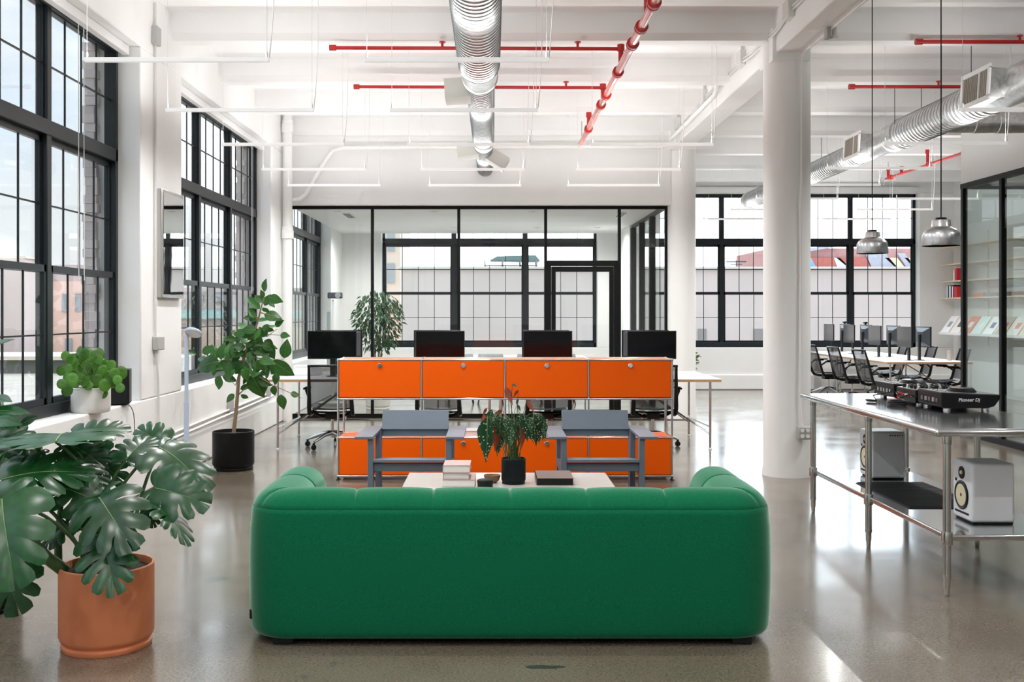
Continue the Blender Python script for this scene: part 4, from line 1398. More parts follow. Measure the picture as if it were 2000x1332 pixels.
for i, x in enumerate((-1.825, -0.66, 0.62, 1.80)):
    ml.append((x, 12.06, DZ, PI, 'rear black monitor back to back with the %s one above the orange cabinet' % orn[i], 'monitors behind the orange cabinet'))
for i, y in enumerate((15.83, 17.07, 18.3, 19.4)):
    ml.append((6.43, y, RZ, -PI / 2, 'black monitor on the right desk, screen towards the columns, %s from the camera' % orn[i], 'monitors on the right desk'))
for i, y in enumerate((15.86, 17.05, 18.3, 19.38)):
    ml.append((6.60, y, RZ, PI / 2, 'black monitor on the right desk showing its grey back, %s from the camera' % orn[i], 'monitors on the right desk'))
for i, (x, y, z, rz, lb, g) in enumerate(ml):
    o = pm if i == 0 else copy_tree(pm)
    o.location = (x, y, z)
    o.rotation_euler = (0, 0, rz)
    tag(o, lb, None, g)
    if rz == -PI / 2:
        for ch in o.children:
            if ch.name.startswith('screen'):
                ch.data = ch.data.copy()
                ch.data.materials[0] = M['screen_reflection_grey']
for (y, d) in ((18.3, 'third'), (19.38, 'last')):
    t = thing('webcam', 'small webcam clipped on the %s monitor of the right desk' % d, 'webcam', (6.655, y, RZ + 0.52))
    MB().box(6.63, 6.68, y - 0.05, y + 0.05, RZ + 0.535, RZ + 0.57).build('camera_body', M['black'], t, bevel=0.008)
    MB().box(6.645, 6.665, y - 0.02, y + 0.02, RZ + 0.515, RZ + 0.54).build('clip', M['black'], t)
cup = MB().lathe([(0.030, 0), (0.032, 0.002), (0.032, 0.158), (0.029, 0.158), (0.028, 0.01), (0.0001, 0.008)], 24, (7.04, 15.80, RZ)).build('pencil_cup', M['beige'], smooth=40)
tag(cup, 'tall beige cup on the near corner of the right desk', 'cup')
for (x, w_, d, m_, h) in ((-2.16, 0.30, 'white box on the desk by the window, beside the first monitor', M['white'], 0.10), (-1.35, 0.2, 'white keyboard tray on the desk beside the first monitor', M['letter'], 0.02)):
    t = thing('desk_box', d, 'box', (x, 11.95, DZ))
    MB().box(x - w_ / 2, x + w_ / 2, 11.85, 12.1, DZ, DZ + h).build('body', m_, t, bevel=0.01)
    MB().box(x - w_ / 2 - 0.002, x + w_ / 2 + 0.002, 11.848, 12.102, DZ + h, DZ + h + 0.008).build('lid', m_, t, bevel=0.003)

# ---- mesh office chairs
def office_chair():
    """faces +Y, castors on the floor round the origin"""
    r = thing('office_chair', '', 'chair')
    rows = []
    for i in range(9):
        t = i / 8
        z = 0.46 + 0.465 * t
        y = -0.20 - 0.05 * math.sin(PI * min(1, t * 1.3)) * 0.4 - 0.13 * t
        rows.append([((j / 6 - 0.5) * 0.43, y - 0.035 * (1 - (j / 3 - 1) ** 2), z) for j in range(7)])
    MB().grid(rows).build('backrest', M['mesh'], r, world=False, smooth=60)
    for s in (-1, 1):
        pts = [(s * 0.225, 0.10, 0.375), (s * 0.232, -0.06, 0.37), (s * 0.235, -0.17, 0.40), (s * 0.234, -0.215, 0.47), (s * 0.230, -0.245, 0.60), (s * 0.226, -0.285, 0.76), (s * 0.222, -0.335, 0.925)]
        MB().tube(pts, [0.016, 0.02, 0.024, 0.024, 0.021, 0.018, 0.014], 8).build('back_frame', M['dark_grey'] if s > 5 else M['black'], r, world=False, smooth=50)
        a = MB().tube([(s * 0.236, -0.235, 0.58), (s * 0.27, -0.16, 0.645), (s * 0.275, 0.02, 0.655)], [0.014, 0.016, 0.016], 8).build('armrest', M['black'], r, world=False, smooth=50)
        MB().box(s * 0.275 - 0.035, s * 0.275 + 0.035, -0.14, 0.09, 0.655, 0.675).build('arm_pad', M['black_soft'], a, world=False, bevel=0.008)
    MB().tube([(-0.235, -0.335, 0.925), (-0.10, -0.365, 0.93), (0.10, -0.365, 0.93), (0.235, -0.335, 0.925)], 0.013, 8).build('back_frame', M['black'], r, world=False, smooth=50)
    rows = []
    for i in range(8):
        t = i / 7
        y = -0.20 + 0.44 * t
        z = 0.445 - 0.012 * math.sin(PI * t) - 0.03 * max(0, t - 0.75) * 4
        rows.append([((j / 6 - 0.5) * 0.45, y, z - 0.012 * (1 - (j / 3 - 1) ** 2)) for j in range(7)])
    st_ = MB().grid(rows)
    st_.grid([[(x, y, z - 0.035) for x, y, z in reversed(q)] for q in rows])
    st_.build('seat', M['black_soft'], r, world=False, smooth=50)
    MB().tube([(-0.22, 0.0, 0.40), (-0.12, 0.0, 0.345), (0.12, 0.0, 0.345), (0.22, 0.0, 0.40)], 0.016, 8).box(-0.07, 0.07, -0.10, 0.10, 0.325, 0.385).build('mechanism', M['black'], r, world=False)
    MB().cyl((0, 0, 0.17), (0, 0, 0.33), 0.017, n=12).cyl((0, 0, 0.11), (0, 0, 0.20), 0.026, n=12).build('gas_column', M['alu'], r, world=False, smooth=40)
    for k in range(5):
        an = 2 * PI * k / 5 + 0.3
        c, s = math.cos(an), math.sin(an)
        pts = [(0.02 * c, 0.02 * s, 0.165), (0.12 * c, 0.12 * s, 0.15), (0.29 * c, 0.29 * s, 0.085)]
        a = MB().tube(pts, [0.028, 0.024, 0.013], 8).build('base_arm', M['alu'], r, world=False, smooth=50)
        m = Matrix.Translation((0.30 * c, 0.30 * s, 0.029)) @ Matrix.Rotation(an, 4, 'Z')
        w_ = MB()
        for dx in (-0.014, 0.006):
            w_.lathe([(0.022, 0), (0.029, 0.002), (0.029, 0.008), (0.022, 0.01)], 14, (0, 0, 0), Matrix(((1, 0, 0), (0, 0, 1), (0, 1, 0))))
            w_.v[-56:] = [(x, y + dx, z) for x, y, z in w_.v[-56:]]
        w_.box(-0.012, 0.012, -0.006, 0.008, 0, 0.05)
        w_.v = [tuple(m @ Vector(q)) for q in w_.v]
        w_.build('caster', M['black'], a, world=False)
    return r
pc = office_chair()
cl = []
for i, x in enumerate((-1.80, -0.59, 0.60, 1.79)):
    cl.append((x, 11.47, 0.06 * (-1) ** i, 'black mesh office chair behind the orange cabinet, %s from the windows' % orn[i], 'office chairs behind the orange cabinet'))
for i, y in enumerate((15.85, 17.05, 18.25)):
    cl.append((5.98, y, -PI / 2 + 0.08, 'black mesh office chair on the column side of the right desk, %s from the camera' % orn[i], 'office chairs at the right desk'))
for i, y in enumerate((16.2, 17.4, 18.6)):
    cl.append((7.12, y, PI / 2 - 0.1, 'black mesh office chair on the shelf side of the right desk, %s from the camera' % orn[i], 'office chairs at the right desk'))
for i, (x, y, rz, lb, g) in enumerate(cl):
    o = pc if i == 0 else copy_tree(pc)
    o.location = (x, y, 0)
    o.rotation_euler = (0, 0, rz)
    tag(o, lb, None, g)

# ---- stainless steel work table
def steel_table():
    X0, X1, Y0, Y1, Z = 2.335, 3.19, 5.40, 7.80, 0.894
    r = thing('steel_table', 'long stainless steel work table with an undershelf', 'table', ((X0 + X1) / 2, (Y0 + Y1) / 2, 0))
    MB().box(X0, X1, Y0, Y1, Z - 0.042, Z).build('table_top', M['steel_top'], r, bevel=0.018, segs=4)
    MB().box(2.42, 3.12, 5.46, 7.74, 0.29, 0.322).build('undershelf', M['steel_top'], r, bevel=0.008, segs=3)
    for x in (2.42, 3.12):
        for y in (5.46, 6.60, 7.74):
            lg = MB().cyl((x, y, 0.10), (x, y, Z - 0.04), 0.0205, n=20).build('leg', M['steel'], r, smooth=40)
            MB().lathe([(0.028, 0.272), (0.029, 0.276), (0.029, 0.336), (0.028, 0.340)], 20, (x, y, 0)).build('shelf_collar', M['steel'], lg, smooth=40)
            MB().lathe([(0.0235, Z - 0.085), (0.024, Z - 0.08), (0.024, Z - 0.04)], 20, (x, y, 0)).build('top_collar', M['steel'], lg, smooth=40)
            MB().lathe([(0.010, 0), (0.0135, 0.004), (0.0145, 0.03), (0.018, 0.05), (0.018, 0.09), (0.022, 0.095), (0.022, 0.11)], 16, (x, y, 0)).build('foot', M['steel'], lg, smooth=40)
steel_table()
mt = thing('ribbed_mat', 'dark ribbed rubber mat on the undershelf of the steel table', 'mat', (2.74, 6.66, 0.322))
MB().box(2.52, 3.0, 6.20, 7.12, 0.322, 0.327).build('sheet', M['mat_dark'], mt)
mb = MB()
for k in range(30):
    y = 6.22 + k * 0.0305
    mb.box(2.53, 2.99, y, y + 0.014, 0.327, 0.331)
tag(mb.build('rib', M['mat_dark'], mt), kind='stuff')

def studio_speaker(x, y, label, stickers):
    z = 0.322
    r = thing('speaker', label, 'speaker', (x, y, z), group='white studio speakers')
    MB().box(0.015, 0.24, -0.105, 0.105, 0, 0.006).build('foam_base', M['black_soft'], r, world=False)
    MB().box(0.0, 0.245, -0.12, 0.12, 0.006, 0.340).build('cabinet', M['spk_white'], r, world=False, bevel=0.018, segs=4)
    mx_ = Matrix(((0, 0, -1), (0, 1, 0), (1, 0, 0)))
    wo_ = MB().lathe([(0.082, 0.0), (0.082, 0.006), (0.074, 0.010), (0.066, 0.006), (0.060, 0.002)], 36, (0, 0, 0.145), mx_).build('woofer', M['black'], r, world=False, smooth=40)
    MB().lathe([(0.063, 0.004), (0.045, -0.010), (0.020, -0.018), (0.019, -0.006), (0.0001, 0.002)], 32, (-0.0025, 0, 0.145), mx_).build('cone', M['cone'], wo_, world=False, smooth=40)
    MB().lathe([(0.018, -0.004), (0.012, 0.004), (0.0001, 0.007)], 20, (-0.002, 0, 0.145), mx_).build('dust_cap', M['black'], wo_, world=False, smooth=40)
    tw = MB().lathe([(0.036, 0.0), (0.036, 0.004), (0.030, 0.005), (0.014, 0.001)], 28, (0, 0, 0.272), mx_).build('tweeter', M['black'], r, world=False, smooth=40)
    MB().lathe([(0.013, 0.002), (0.010, 0.009), (0.0001, 0.012)], 18, (-0.001, 0, 0.272), mx_).build('dome', M['cone'], tw, world=False, smooth=40)
    MB().box(-0.002, 0.004, -0.085, 0.085, 0.040, 0.052).build('port_slot', M['black'], r, world=False)
    MB().box(-0.0015, 0.002, 0.06, 0.085, 0.215, 0.232).build('badge', M['black'], r, world=False)
    if stickers:
        for k, c in enumerate((M['dark_grey'], M['brown_book'], M['brown_book'], M['red'], M['coral'], M['grey_book'])):
            MB().lathe([(0.006, 0), (0.006, 0.001), (0.0001, 0.0012)], 12, (0.135 + k * 0.017, -0.12, 0.312), Matrix(((1, 0, 0), (0, 0, -1), (0, 1, 0)))).build('round_sticker', c, r, world=False)
studio_speaker(2.683, 5.86, 'white studio speaker with a cream cone on the near end of the undershelf', False)
studio_speaker(2.690, 7.40, 'white studio speaker with a row of coloured dots, on the far end of the undershelf', True)

# ---- DJ equipment on the steel table
TT = 0.894
def deck(y0, y1, label, lettered):
    r = thing('dj_deck', label, 'dj deck', (2.98, (y0 + y1) / 2, TT), group='dj decks on the steel table')
    m = Matrix(((1, 0, 0), (0, 0, 1), (0, 1, 0)))
    MB().prism([(2.815, TT + 0.016), (3.09, TT + 0.016), (3.135, TT + 0.028), (3.17, TT + 0.075), (3.172, TT + 0.097), (2.80, TT + 0.112), (2.80, TT + 0.03)], y0, y1, m).build('deck_body', M['black'], r, bevel=0.004)
    MB().prism([(2.80, TT + 0.112), (3.172, TT + 0.097), (3.172, TT + 0.101), (2.80, TT + 0.116)], y0 + 0.004, y1 - 0.004, m).build('top_plate', M['dark_grey'], r)
    jy = (y0 + y1) / 2 - 0.02
    j = MB().lathe([(0.086, 0), (0.092, 0.003), (0.074, 0.024), (0.070, 0.026), (0.0001, 0.026)], 40, (2.995, jy, TT + 0.108)).build('jog_wheel', M['black'], r, smooth=30)
    MB().lathe([(0.070, 0), (0.070, 0.004), (0.0001, 0.0045)], 36, (2.995, jy, TT + 0.134)).build('platter', M['chrome'], j, smooth=30)
    MB().lathe([(0.006, 0), (0.006, 0.003), (0.0001, 0.0031)], 10, (2.97, jy - 0.045, TT + 0.1385)).build('red_marker', M['red'], j)
    for (x, y) in ((2.85, y0 + 0.03), (3.09, y0 + 0.03), (2.85, y1 - 0.03), (3.09, y1 - 0.03)):
        MB().lathe([(0.022, 0), (0.023, 0.003), (0.023, 0.015), (0.021, 0.018)], 18, (x, y, TT)).build('foot', M['alu'], r, smooth=40)
    for k in range(5):
        MB().box(2.793, 2.80, y0 + 0.04 + k * 0.055, y0 + 0.065 + k * 0.055, TT + 0.05, TT + 0.075).build('socket', M['grey_book'] if k % 2 else M['alu'], r)
    for k in range(4):
        MB().lathe([(0.009, 0), (0.009, 0.008), (0.0001, 0.009)], 12, (2.845, y0 + 0.05 + k * 0.06, TT + 0.113)).build('button', M['alu'], r)
    if lettered:
        text('Pioneer Dj', 0.030, M['letter'], r, (2.975, y0 - 0.0005, TT + 0.068), (PI / 2, 0, 0), 0.0008, xs=1.02, shear=0.18, bold=0.0006)
deck(6.40, 6.75, 'black dj deck with white lettering on its side, nearest on the steel table', True)
deck(7.16, 7.50, 'black dj deck at the far end of the equipment on the steel table', False)
mxr = thing('dj_mixer', 'black dj mixer full of silver knobs between the two decks', 'dj mixer', (2.97, 6.95, TT))
MB().box(2.80, 3.13, 6.79, 7.11, TT + 0.012, TT + 0.10).build('mixer_body', M['black'], mxr, bevel=0.004)
MB().box(2.805, 3.125, 6.795, 7.105, TT + 0.10, TT + 0.103).build('top_plate', M['alu'], mxr)
for i in range(6):
    for j in range(5):
        MB().lathe([(0.011, 0), (0.010, 0.020), (0.0001, 0.021)], 10, (2.84 + i * 0.048, 6.83 + j * 0.06, TT + 0.103)).build('knob', M['black'] if (i + j) % 3 else M['chrome'], mxr, smooth=40)
for k in range(6):
    MB().lathe([(0.008, 0), (0.008, 0.016), (0.0001, 0.016)], 10, (2.80, 6.82 + k * 0.05, TT + 0.06), Matrix(((0, 0, -1), (0, 1, 0), (1, 0, 0)))).build('jack', (M['alu'], M['red'], M['letter'])[k % 3], mxr)
for (x, y) in ((2.84, 6.82), (3.09, 6.82), (2.84, 7.08), (3.09, 7.08)):
    MB().cyl((x, y, TT), (x, y, TT + 0.014), 0.02, n=14).build('foot', M['alu'], mxr)
random.seed(3)
def coil(label, c, rx, ry, turns, m_, h=0.03):
    pts = []
    for i in range(turns * 14):
        an = 2 * PI * i / 14
        q = 1 + 0.12 * math.sin(i * 0.7)
        pts.append((c[0] + rx * q * math.cos(an), c[1] + ry * q * math.sin(an), TT + 0.006 + h * i / (turns * 14)))
    pts += [(c[0] + 0.05, c[1] + 0.1, TT + 0.04), (2.76, c[1] + 0.06, TT + 0.07), (2.80, c[1] + 0.02, TT + 0.06)]
    tag(MB().tube(pts, 0.0045, 6).build('audio_cable', m_, smooth=60), label, 'cable')
coil('tangled coil of black audio cable lying in front of the mixer', (2.66, 6.74), 0.055, 0.07, 5, M['black'])
coil('small loop of black cable on the steel table, left of the cable tangle', (2.585, 7.0), 0.03, 0.045, 2, M['black'], 0.015)
coil('red audio cable plugged into the mixer', (2.715, 6.90), 0.025, 0.05, 2, M['red'], 0.03)

# ---- shelves, books and magazine rack on the right wall
sx = 8.70
for i, z in enumerate((2.77, 2.43, 2.11, 1.79)):
    t = thing('wall_shelf', 'pale wooden wall shelf by the far windows, %s from the top' % orn[i], 'shelf', (8.85, 18, z), group='wall shelves on the right wall')
    MB().box(sx, 9.0, 15.2, 19.93, z - 0.024, z).build('board', M['shelf_wood'], t, bevel=0.003)
    for y in (15.8, 17.2, 18.6, 19.5):
        MB().prism([(8.74, z - 0.026), (9.0, z - 0.026), (9.0, z - 0.10)], y - 0.006, y + 0.006, Matrix(((1, 0, 0), (0, 0, 1), (0, 1, 0)))).build('bracket', M['white'], t)
for y, d in ((15.8, 'fourth'), (17.2, 'third'), (18.6, 'second'), (19.5, 'first')):
    s_ = MB().box(8.975, 9.0, y - 0.02, y + 0.02, 0.9, 3.0).build('shelf_standard', M['white'])
    tag(s_, 'white slotted upright carrying the wall shelves, %s from the windows' % d, 'upright', 'shelf uprights on the right wall')
random.seed(11)
def row_books(z, y, specs, where):
    for k, (m_, h, t_, d) in enumerate(specs):
        r = thing('book', '%s standing %s' % (d, where), 'book', (8.78, y - t_ / 2, z), group='books on the wall shelves')
        MB().box(-0.085, 0.085, -t_ / 2, t_ / 2, 0, h).build('cover', m_, r, world=False, bevel=0.002)
        MB().box(-0.083, 0.087, -t_ / 2 + 0.003, t_ / 2 - 0.003, 0.003, h - 0.003 + 0.0005).build('pages', M['paper'], r, world=False)
        y -= t_ + 0.003
    return y
row_books(2.11, 19.35, [(M['white'], 0.20, 0.05, 'white book'), (M['red'], 0.23, 0.09, 'thick red book')], 'on the third shelf from the top')
row_books(1.79, 19.62, [(M['letter'], 0.23, 0.03, 'white book'), (M['navy'], 0.23, 0.06, 'navy book'), (M['letter'], 0.22, 0.06, 'thick white book'), (M['black'], 0.23, 0.05, 'black book'), (M['letter'], 0.21, 0.04, 'slim cream book'), (M['black'], 0.24, 0.03, 'slim black book'), (M['red'], 0.21, 0.07, 'red patterned book'), (M['red'], 0.2, 0.06, 'squat red book')], 'on the lowest shelf')
for k, (m_, y, d) in enumerate(((M['coral'], 18.4, 'coral'), (M['grey_book'], 17.95, 'grey'), (M['brown_book'], 17.45, 'brown'), (M['pinkbook'], 17.0, 'pink'), (M['beige'], 16.5, 'beige'))):
    book('flat %s book lying on the lowest wall shelf, seen through the glass' % d, 8.72, 8.95, y - 0.2, y + 0.2, 1.79, 0.07, m_, 'books on the wall shelves')
rk = thing('magazine_rack', 'sloping display shelf for magazines below the wall shelves', 'rack', (8.8, 18, 1.1))
m = Matrix(((1, 0, 0), (0, 0, 1), (0, 1, 0)))
MB().prism([(8.545, 1.10), (8.56, 1.09), (8.99, 1.42), (8.78, 1.435)], 15.5, 19.62, m).build('board', M['shelf_wood'], rk)
MB().box(8.535, 8.55, 15.5, 19.62, 1.09, 1.135).build('lip', M['white'], rk)
MB().box(8.80, 8.86, 19.2, 19.26, 0, 1.30).build('post', M['white'], rk)
MB().box(8.80, 8.86, 16.0, 16.06, 0, 1.30).build('post', M['white'], rk)
mcol = [('white', M['letter'], M['grey_book']), ('white and grey', M['paper'], M['dark_grey']), ('coral', M['coral'], M['letter']), ('mint', mint, M['letter']), ('white and blue', M['letter'], M['navy']), ('beige', M['beige'], M['red']), ('pale', M['paper'], M['coral'])]
for k, (nm, a_, b_) in enumerate(mcol):
    y = 19.42 - k * 0.42
    t = thing('magazine', '%s magazine on the sloping rack, %s from the windows' % (nm, orn[k]), 'magazine', (8.66, y, 1.27), group='magazines on the sloping rack')
    mm_ = Matrix.Translation((8.555, y, 1.118)) @ Matrix.Rotation(-math.atan2(0.335, 0.235), 4, 'Y')
    MB().box(0.005, 0.385, -0.17, 0.17, 0.002, 0.008, mm_).build('cover', a_, t)
    MB().box(0.14, 0.26, -0.08, 0.06, 0.008, 0.009, mm_).build('picture', b_, t)

# ---- things in the glass room
mtb = thing('meeting_table', 'white meeting table in the glass room at the back', 'table', (0.3, 17.9, 0))
MB().box(-1.0, 1.6, 17.4, 18.4, 0.71, 0.74).build('table_top', M['desk_top'], mtb, bevel=0.005)
for x in (-0.8, 1.4):
    for y in (17.55, 18.25):
        MB().cyl((x, y, 0), (x, y, 0.71), 0.02, n=10).build('leg', M['white_metal'], mtb)
def shell_chair():
    r = thing('shell_chair', '', 'chair')
    rows = []
    for i in range(10):
        t = i / 9
        an = PI / 2 * min(1, t * 1.7)
        if t < 0.5:
            y, z = 0.2 - 0.40 * t / 0.5, 0.44
        else:
            y, z = -0.20 - 0.07 * (t - 0.5) / 0.5, 0.46 + 0.37 * (t - 0.5) / 0.5
        hw = 0.23 * (1 if t < 0.9 else 0.86)
        rows.append([((j / 6 - 0.5) * 2 * hw, y + 0.05 * abs(j / 3 - 1) ** 2 * (t > 0.5), z + 0.03 * abs(j / 3 - 1) ** 2 * (t <= 0.5)) for j in range(7)])
    o = MB().grid(rows).build('seat_shell', M['grey_shell'], r, world=False, smooth=60)
    s = o.modifiers.new('thick', 'SOLIDIFY')
    s.thickness = 0.012
    for x in (-0.18, 0.18):
        for y in (-0.18, 0.18):
            MB().cyl((x * 1.15, y * 1.15, 0), (x * 0.6, y * 0.6, 0.435), 0.011, n=8).build('leg', M['black'], r, world=False)
    return r
sc_ = shell_chair()
for i, x in enumerate((-0.53, -0.04, 0.60, 1.14)):
    o = sc_ if i == 0 else copy_tree(sc_)
    o.location = (x, 16.95, 0)
    tag(o, 'grey shell chair at the meeting table behind the glass, %s from the windows' % orn[i], None, 'grey shell chairs behind the glass')
tp = thing('camera_stand', 'grey camera on a white pole stand in the glass room by the window', 'camera stand', (-2.67, 17, 0))
MB().cyl((-2.66, 17, 0.02), (-2.66, 17, 1.72), 0.02, n=10).build('pole', M['white'], tp)
MB().cyl((-2.73, 17, 0.6), (-2.73, 17, 1.52), 0.03, n=10).build('side_column', M['grey_book'], tp)
MB().lathe([(0.25, 0), (0.25, 0.02), (0.02, 0.03)], 24, (-2.66, 17, 0)).build('stand_base', M['white'], tp)
MB().box(-2.74, -2.50, 16.93, 17.05, 1.74, 1.84).build('camera_body', M['dark_grey'], tp, bevel=0.015)
MB().cyl((-2.56, 16.93, 1.79), (-2.56, 16.86, 1.79), 0.045, n=14).build('lens', M['grey_book'], tp)

# ---- small electrics by the window
sp = thing('window_speaker', 'black box speaker on the sill beside the round leaved plant', 'speaker', (-3.02, 8.15, ZS))
mz = Matrix.Translation((-3.005, 8.22, ZS + 0.01)) @ Matrix.Rotation(0.25, 4, 'Z')
MB().box(-0.09, 0.09, -0.10, 0.10, 0, 0.275, mz).build('cabinet', M['black'], sp, bevel=0.006)
MB().box(-0.075, 0.075, -0.104, -0.10, 0.01, 0.255, mz).build('front_cloth', M['black_soft'], sp)
for a in (-0.06, 0.06):
    for b in (-0.075, 0.075):
        MB().box(a - 0.01, a + 0.01, b - 0.01, b + 0.01, -0.01, 0.0, mz).build('foot', M['black'], sp)
tag(MB().tube(bezier((-2.97, 8.2, ZS + 0.006), (-2.85, 8.3, ZS + 0.02), (-2.93, 8.32, 0.5), (-2.93, 8.33, 0.05), 14), 0.0035, 6).build('speaker_cable', M['dark_grey'], smooth=60), 'thin dark cable hanging from the sill speaker down the wall', 'cable')
fl = thing('floor_lamp', 'slim pale blue floor lamp with a flat round head by the second window', 'lamp', (-2.485, 8.30, 0))
MB().lathe([(0.125, 0), (0.125, 0.012), (0.02, 0.02)], 32, (-2.485, 8.30, 0)).build('base', M['dark_grey'], fl, smooth=40)
MB().cyl((-2.485, 8.30, 0.015), (-2.485, 8.30, 0.78), 0.0205, n=16).cyl((-2.485, 8.30, 0.78), (-2.485, 8.30, 1.33), 0.016, n=16).build('pole', M['blue_metal'], fl, smooth=40)
mh = Matrix.Translation((-2.43, 8.30, 1.345)) @ Matrix.Rotation(math.radians(-30), 4, 'X') @ Matrix.Rotation(math.radians(6), 4, 'Y')
MB().lathe([(0.066, -0.012), (0.072, -0.004), (0.072, 0.006), (0.064, 0.014), (0.0001, 0.016)], 32, mh.translation, mh.to_3x3()).build('lamp_head', M['blue_metal'], fl, smooth=40)
MB().lathe([(0.062, 0), (0.0001, -0.001)], 28, mh @ Vector((0, 0, -0.0125)), mh.to_3x3()).build('diffuser', M['white'], fl)
# ================================================================== PLANTS
def lerp_tab(tab, t):
    for (a, va), (b, vb) in zip(tab, tab[1:]):
        if t <= b:
            return va + (vb - va) * (t - a) / (b - a)
    return tab[-1][1]

def finish_leaf(name, vs, fs, mats, idx):
    me = bpy.data.meshes.new(name)
    out = []
    for k, f in enumerate(fs):
        n = (Vector(vs[f[1]]) - Vector(vs[f[0]])).cross(Vector(vs[f[2]]) - Vector(vs[f[0]]))
        if len(f) == 4 and n.length < 1e-9:
            n = (Vector(vs[f[2]]) - Vector(vs[f[0]])).cross(Vector(vs[f[3]]) - Vector(vs[f[0]]))
        out.append(tuple(reversed(f)) if n.z < 0 and idx[k] == 0 else f)
    me.from_pydata(vs, [], out)
    for m in mats:
        me.materials.append(m)
    me.polygons.foreach_set('material_index', idx)
    me.shade_smooth()
    me.update()
    return me

def monstera_mesh(seed, N=6, droop=0.32, curl=0.5):
    """split leaf, midrib along +Y from 0 to 1, upper side +Z"""
    rnd = random.Random(seed)
    vs, fs, idx = [], [], []
    ang = [(0, 152), (0.12, 128), (0.3, 92), (0.6, 62), (0.85, 36), (1, 6)]
    len_ = [(0, 0.34), (0.12, 0.46), (0.3, 0.55), (0.5, 0.54), (0.7, 0.46), (0.85, 0.36), (0.95, 0.26), (1, 0.20)]
    def pos(t, r, s, ph):
        a = math.radians(lerp_tab(ang, t))
        l = lerp_tab(len_, t) * r
        m = max(0.0, (t - 0.16) / 0.84) * 0.84
        x, y = l * math.sin(a), m + l * math.cos(a)
        # veins sweep forward
        y += 0.10 * r * r * (1 - t)
        z = 0.16 * abs(x) - curl * x * x - droop * max(y, 0) ** 2 - 0.15 * min(y, 0) ** 2 + 0.018 * math.cos(ph) * r
        return (s * x, y, z)
    for s in (-1, 1):
        cuts = [0.0]
        for i in range(1, N):
            cuts.append(i / N + rnd.uniform(-0.025, 0.025))
        cuts.append(1.0)
        for i in range(N):
            t0, t1 = cuts[i], cuts[i + 1]
            deep = rnd.choice((0.30, 0.38, 0.46, 0.60))
            b = len(vs)
            R, K = 8, 4
            for k in range(R + 1):
                r = k / R
                g = 0.0
                if r > deep:
                    g = 0.11 * min(1, (r - deep) / 0.12)
                    g += 0.26 * max(0, (r - 0.80) / 0.20) ** 1.8
                for j in range(K + 1):
                    f = j / K
                    lo = g * 0.75 if i > 0 else g * 0.3
                    hi = g if i < N - 1 else 0.0
                    t = t0 + (t1 - t0) * (lo + f * (1 - lo - hi))
                    vs.append(pos(t, r, s, (f - 0.5) * PI))
            for k in range(R):
                for j in range(K):
                    q = b + k * (K + 1) + j
                    fs.append((q, q + 1, q + K + 2, q + K + 1))
                    idx.append(0)
    mb = MB()
    pts = [(0, 0.84 * t + 0.0, 0.004 - droop * (0.84 * t) ** 2) for t in [k / 8 for k in range(9)]]
    mb.tube(pts, [0.010 - 0.008 * k / 8 for k in range(9)], 5)
    b = len(vs)
    vs += mb.v
    for f in mb.f:
        fs.append(tuple(q + b for q in f))
        idx.append(1)
    return finish_leaf('leaf', vs, fs, [M['monstera'], M['rib']], idx)

def simple_leaf(mat_, W=0.55, peak=0.42, n=8, fold=0.12, droop=0.25, curl=0.3, wave=0.0, rib=True, skew=0.0, tip=1.0):
    vs, fs, idx = [], [], []
    K = 4
    for i in range(n + 1):
        t = i / n
        if t < peak:
            w_ = math.sin(PI / 2 * t / peak) ** 0.75
        else:
            w_ = max(0.0, math.cos(PI / 2 * (t - peak) / (1 - peak))) ** tip
        w_ = max(w_, 0.012)
        for j in range(K + 1):
            u = (j / K - 0.5) * 2
            x = u * w_ * W / 2 * (1 + skew * (1 if u > 0 else -1))
            z = fold * abs(x) - droop * t * t - curl * x * x + wave * math.sin(t * 9 + u) * abs(u)
            vs.append((x, t, z))
    for i in range(n):
        for j in range(K):
            q = i * (K + 1) + j
            fs.append((q, q + 1, q + K + 2, q + K + 1))
            idx.append(0)
    if rib:
        mb = MB()
        mb.tube([(0, t, 0.006 - droop * t * t) for t in [k / 5 for k in range(6)]], [0.010 - 0.007 * k / 5 for k in range(6)], 4)
        b = len(vs)
        vs += mb.v
        for f in mb.f:
            fs.append(tuple(q + b for q in f))
            idx.append(1)
    return finish_leaf('leaf', vs, fs, [mat_, M['rib']], idx)

def disc_leaf(mat_):
    vs, fs, idx = [(0, 0, -0.12)], [], []
    n = 16
    for k, r in ((0, 0.35), (1, 0.7), (2, 1.0)):
        for j in range(n):
            a = 2 * PI * j / n
            vs.append((0.5 * r * math.cos(a), 0.5 * r * math.sin(a) * 1.08, -0.12 + 0.10 * r - 0.13 * r ** 3))
    for j in range(n):
        fs.append((0, 1 + j, 1 + (j + 1) % n))
        idx.append(0)
        for k in range(2):
            a, b = 1 + k * n, 1 + (k + 1) * n
            fs.append((a + j, b + j, b + (j + 1) % n, a + (j + 1) % n))
            idx.append(0)
    return finish_leaf('leaf', vs, fs, [mat_, M['rib']], idx)

def put_leaf(me, parent, base, tip, hint, length=None):
    y = Vector(tip) - Vector(base)
    l = length or y.length
    y.normalize()
    z = Vector(hint)
    z = z - y * z.dot(y)
    z = z.normalized() if z.length > 1e-4 else y.orthogonal()
    x = y.cross(z)
    o = bpy.data.objects.new('leaf', me)
    C.objects.link(o)
    o.parent = parent
    L = Vector(base) - wloc(parent)
    o.matrix_local = Matrix.Translation(L) @ Matrix((x, y, z)).transposed().to_4x4() @ Matrix.Diagonal((l, l, l, 1))
    return o

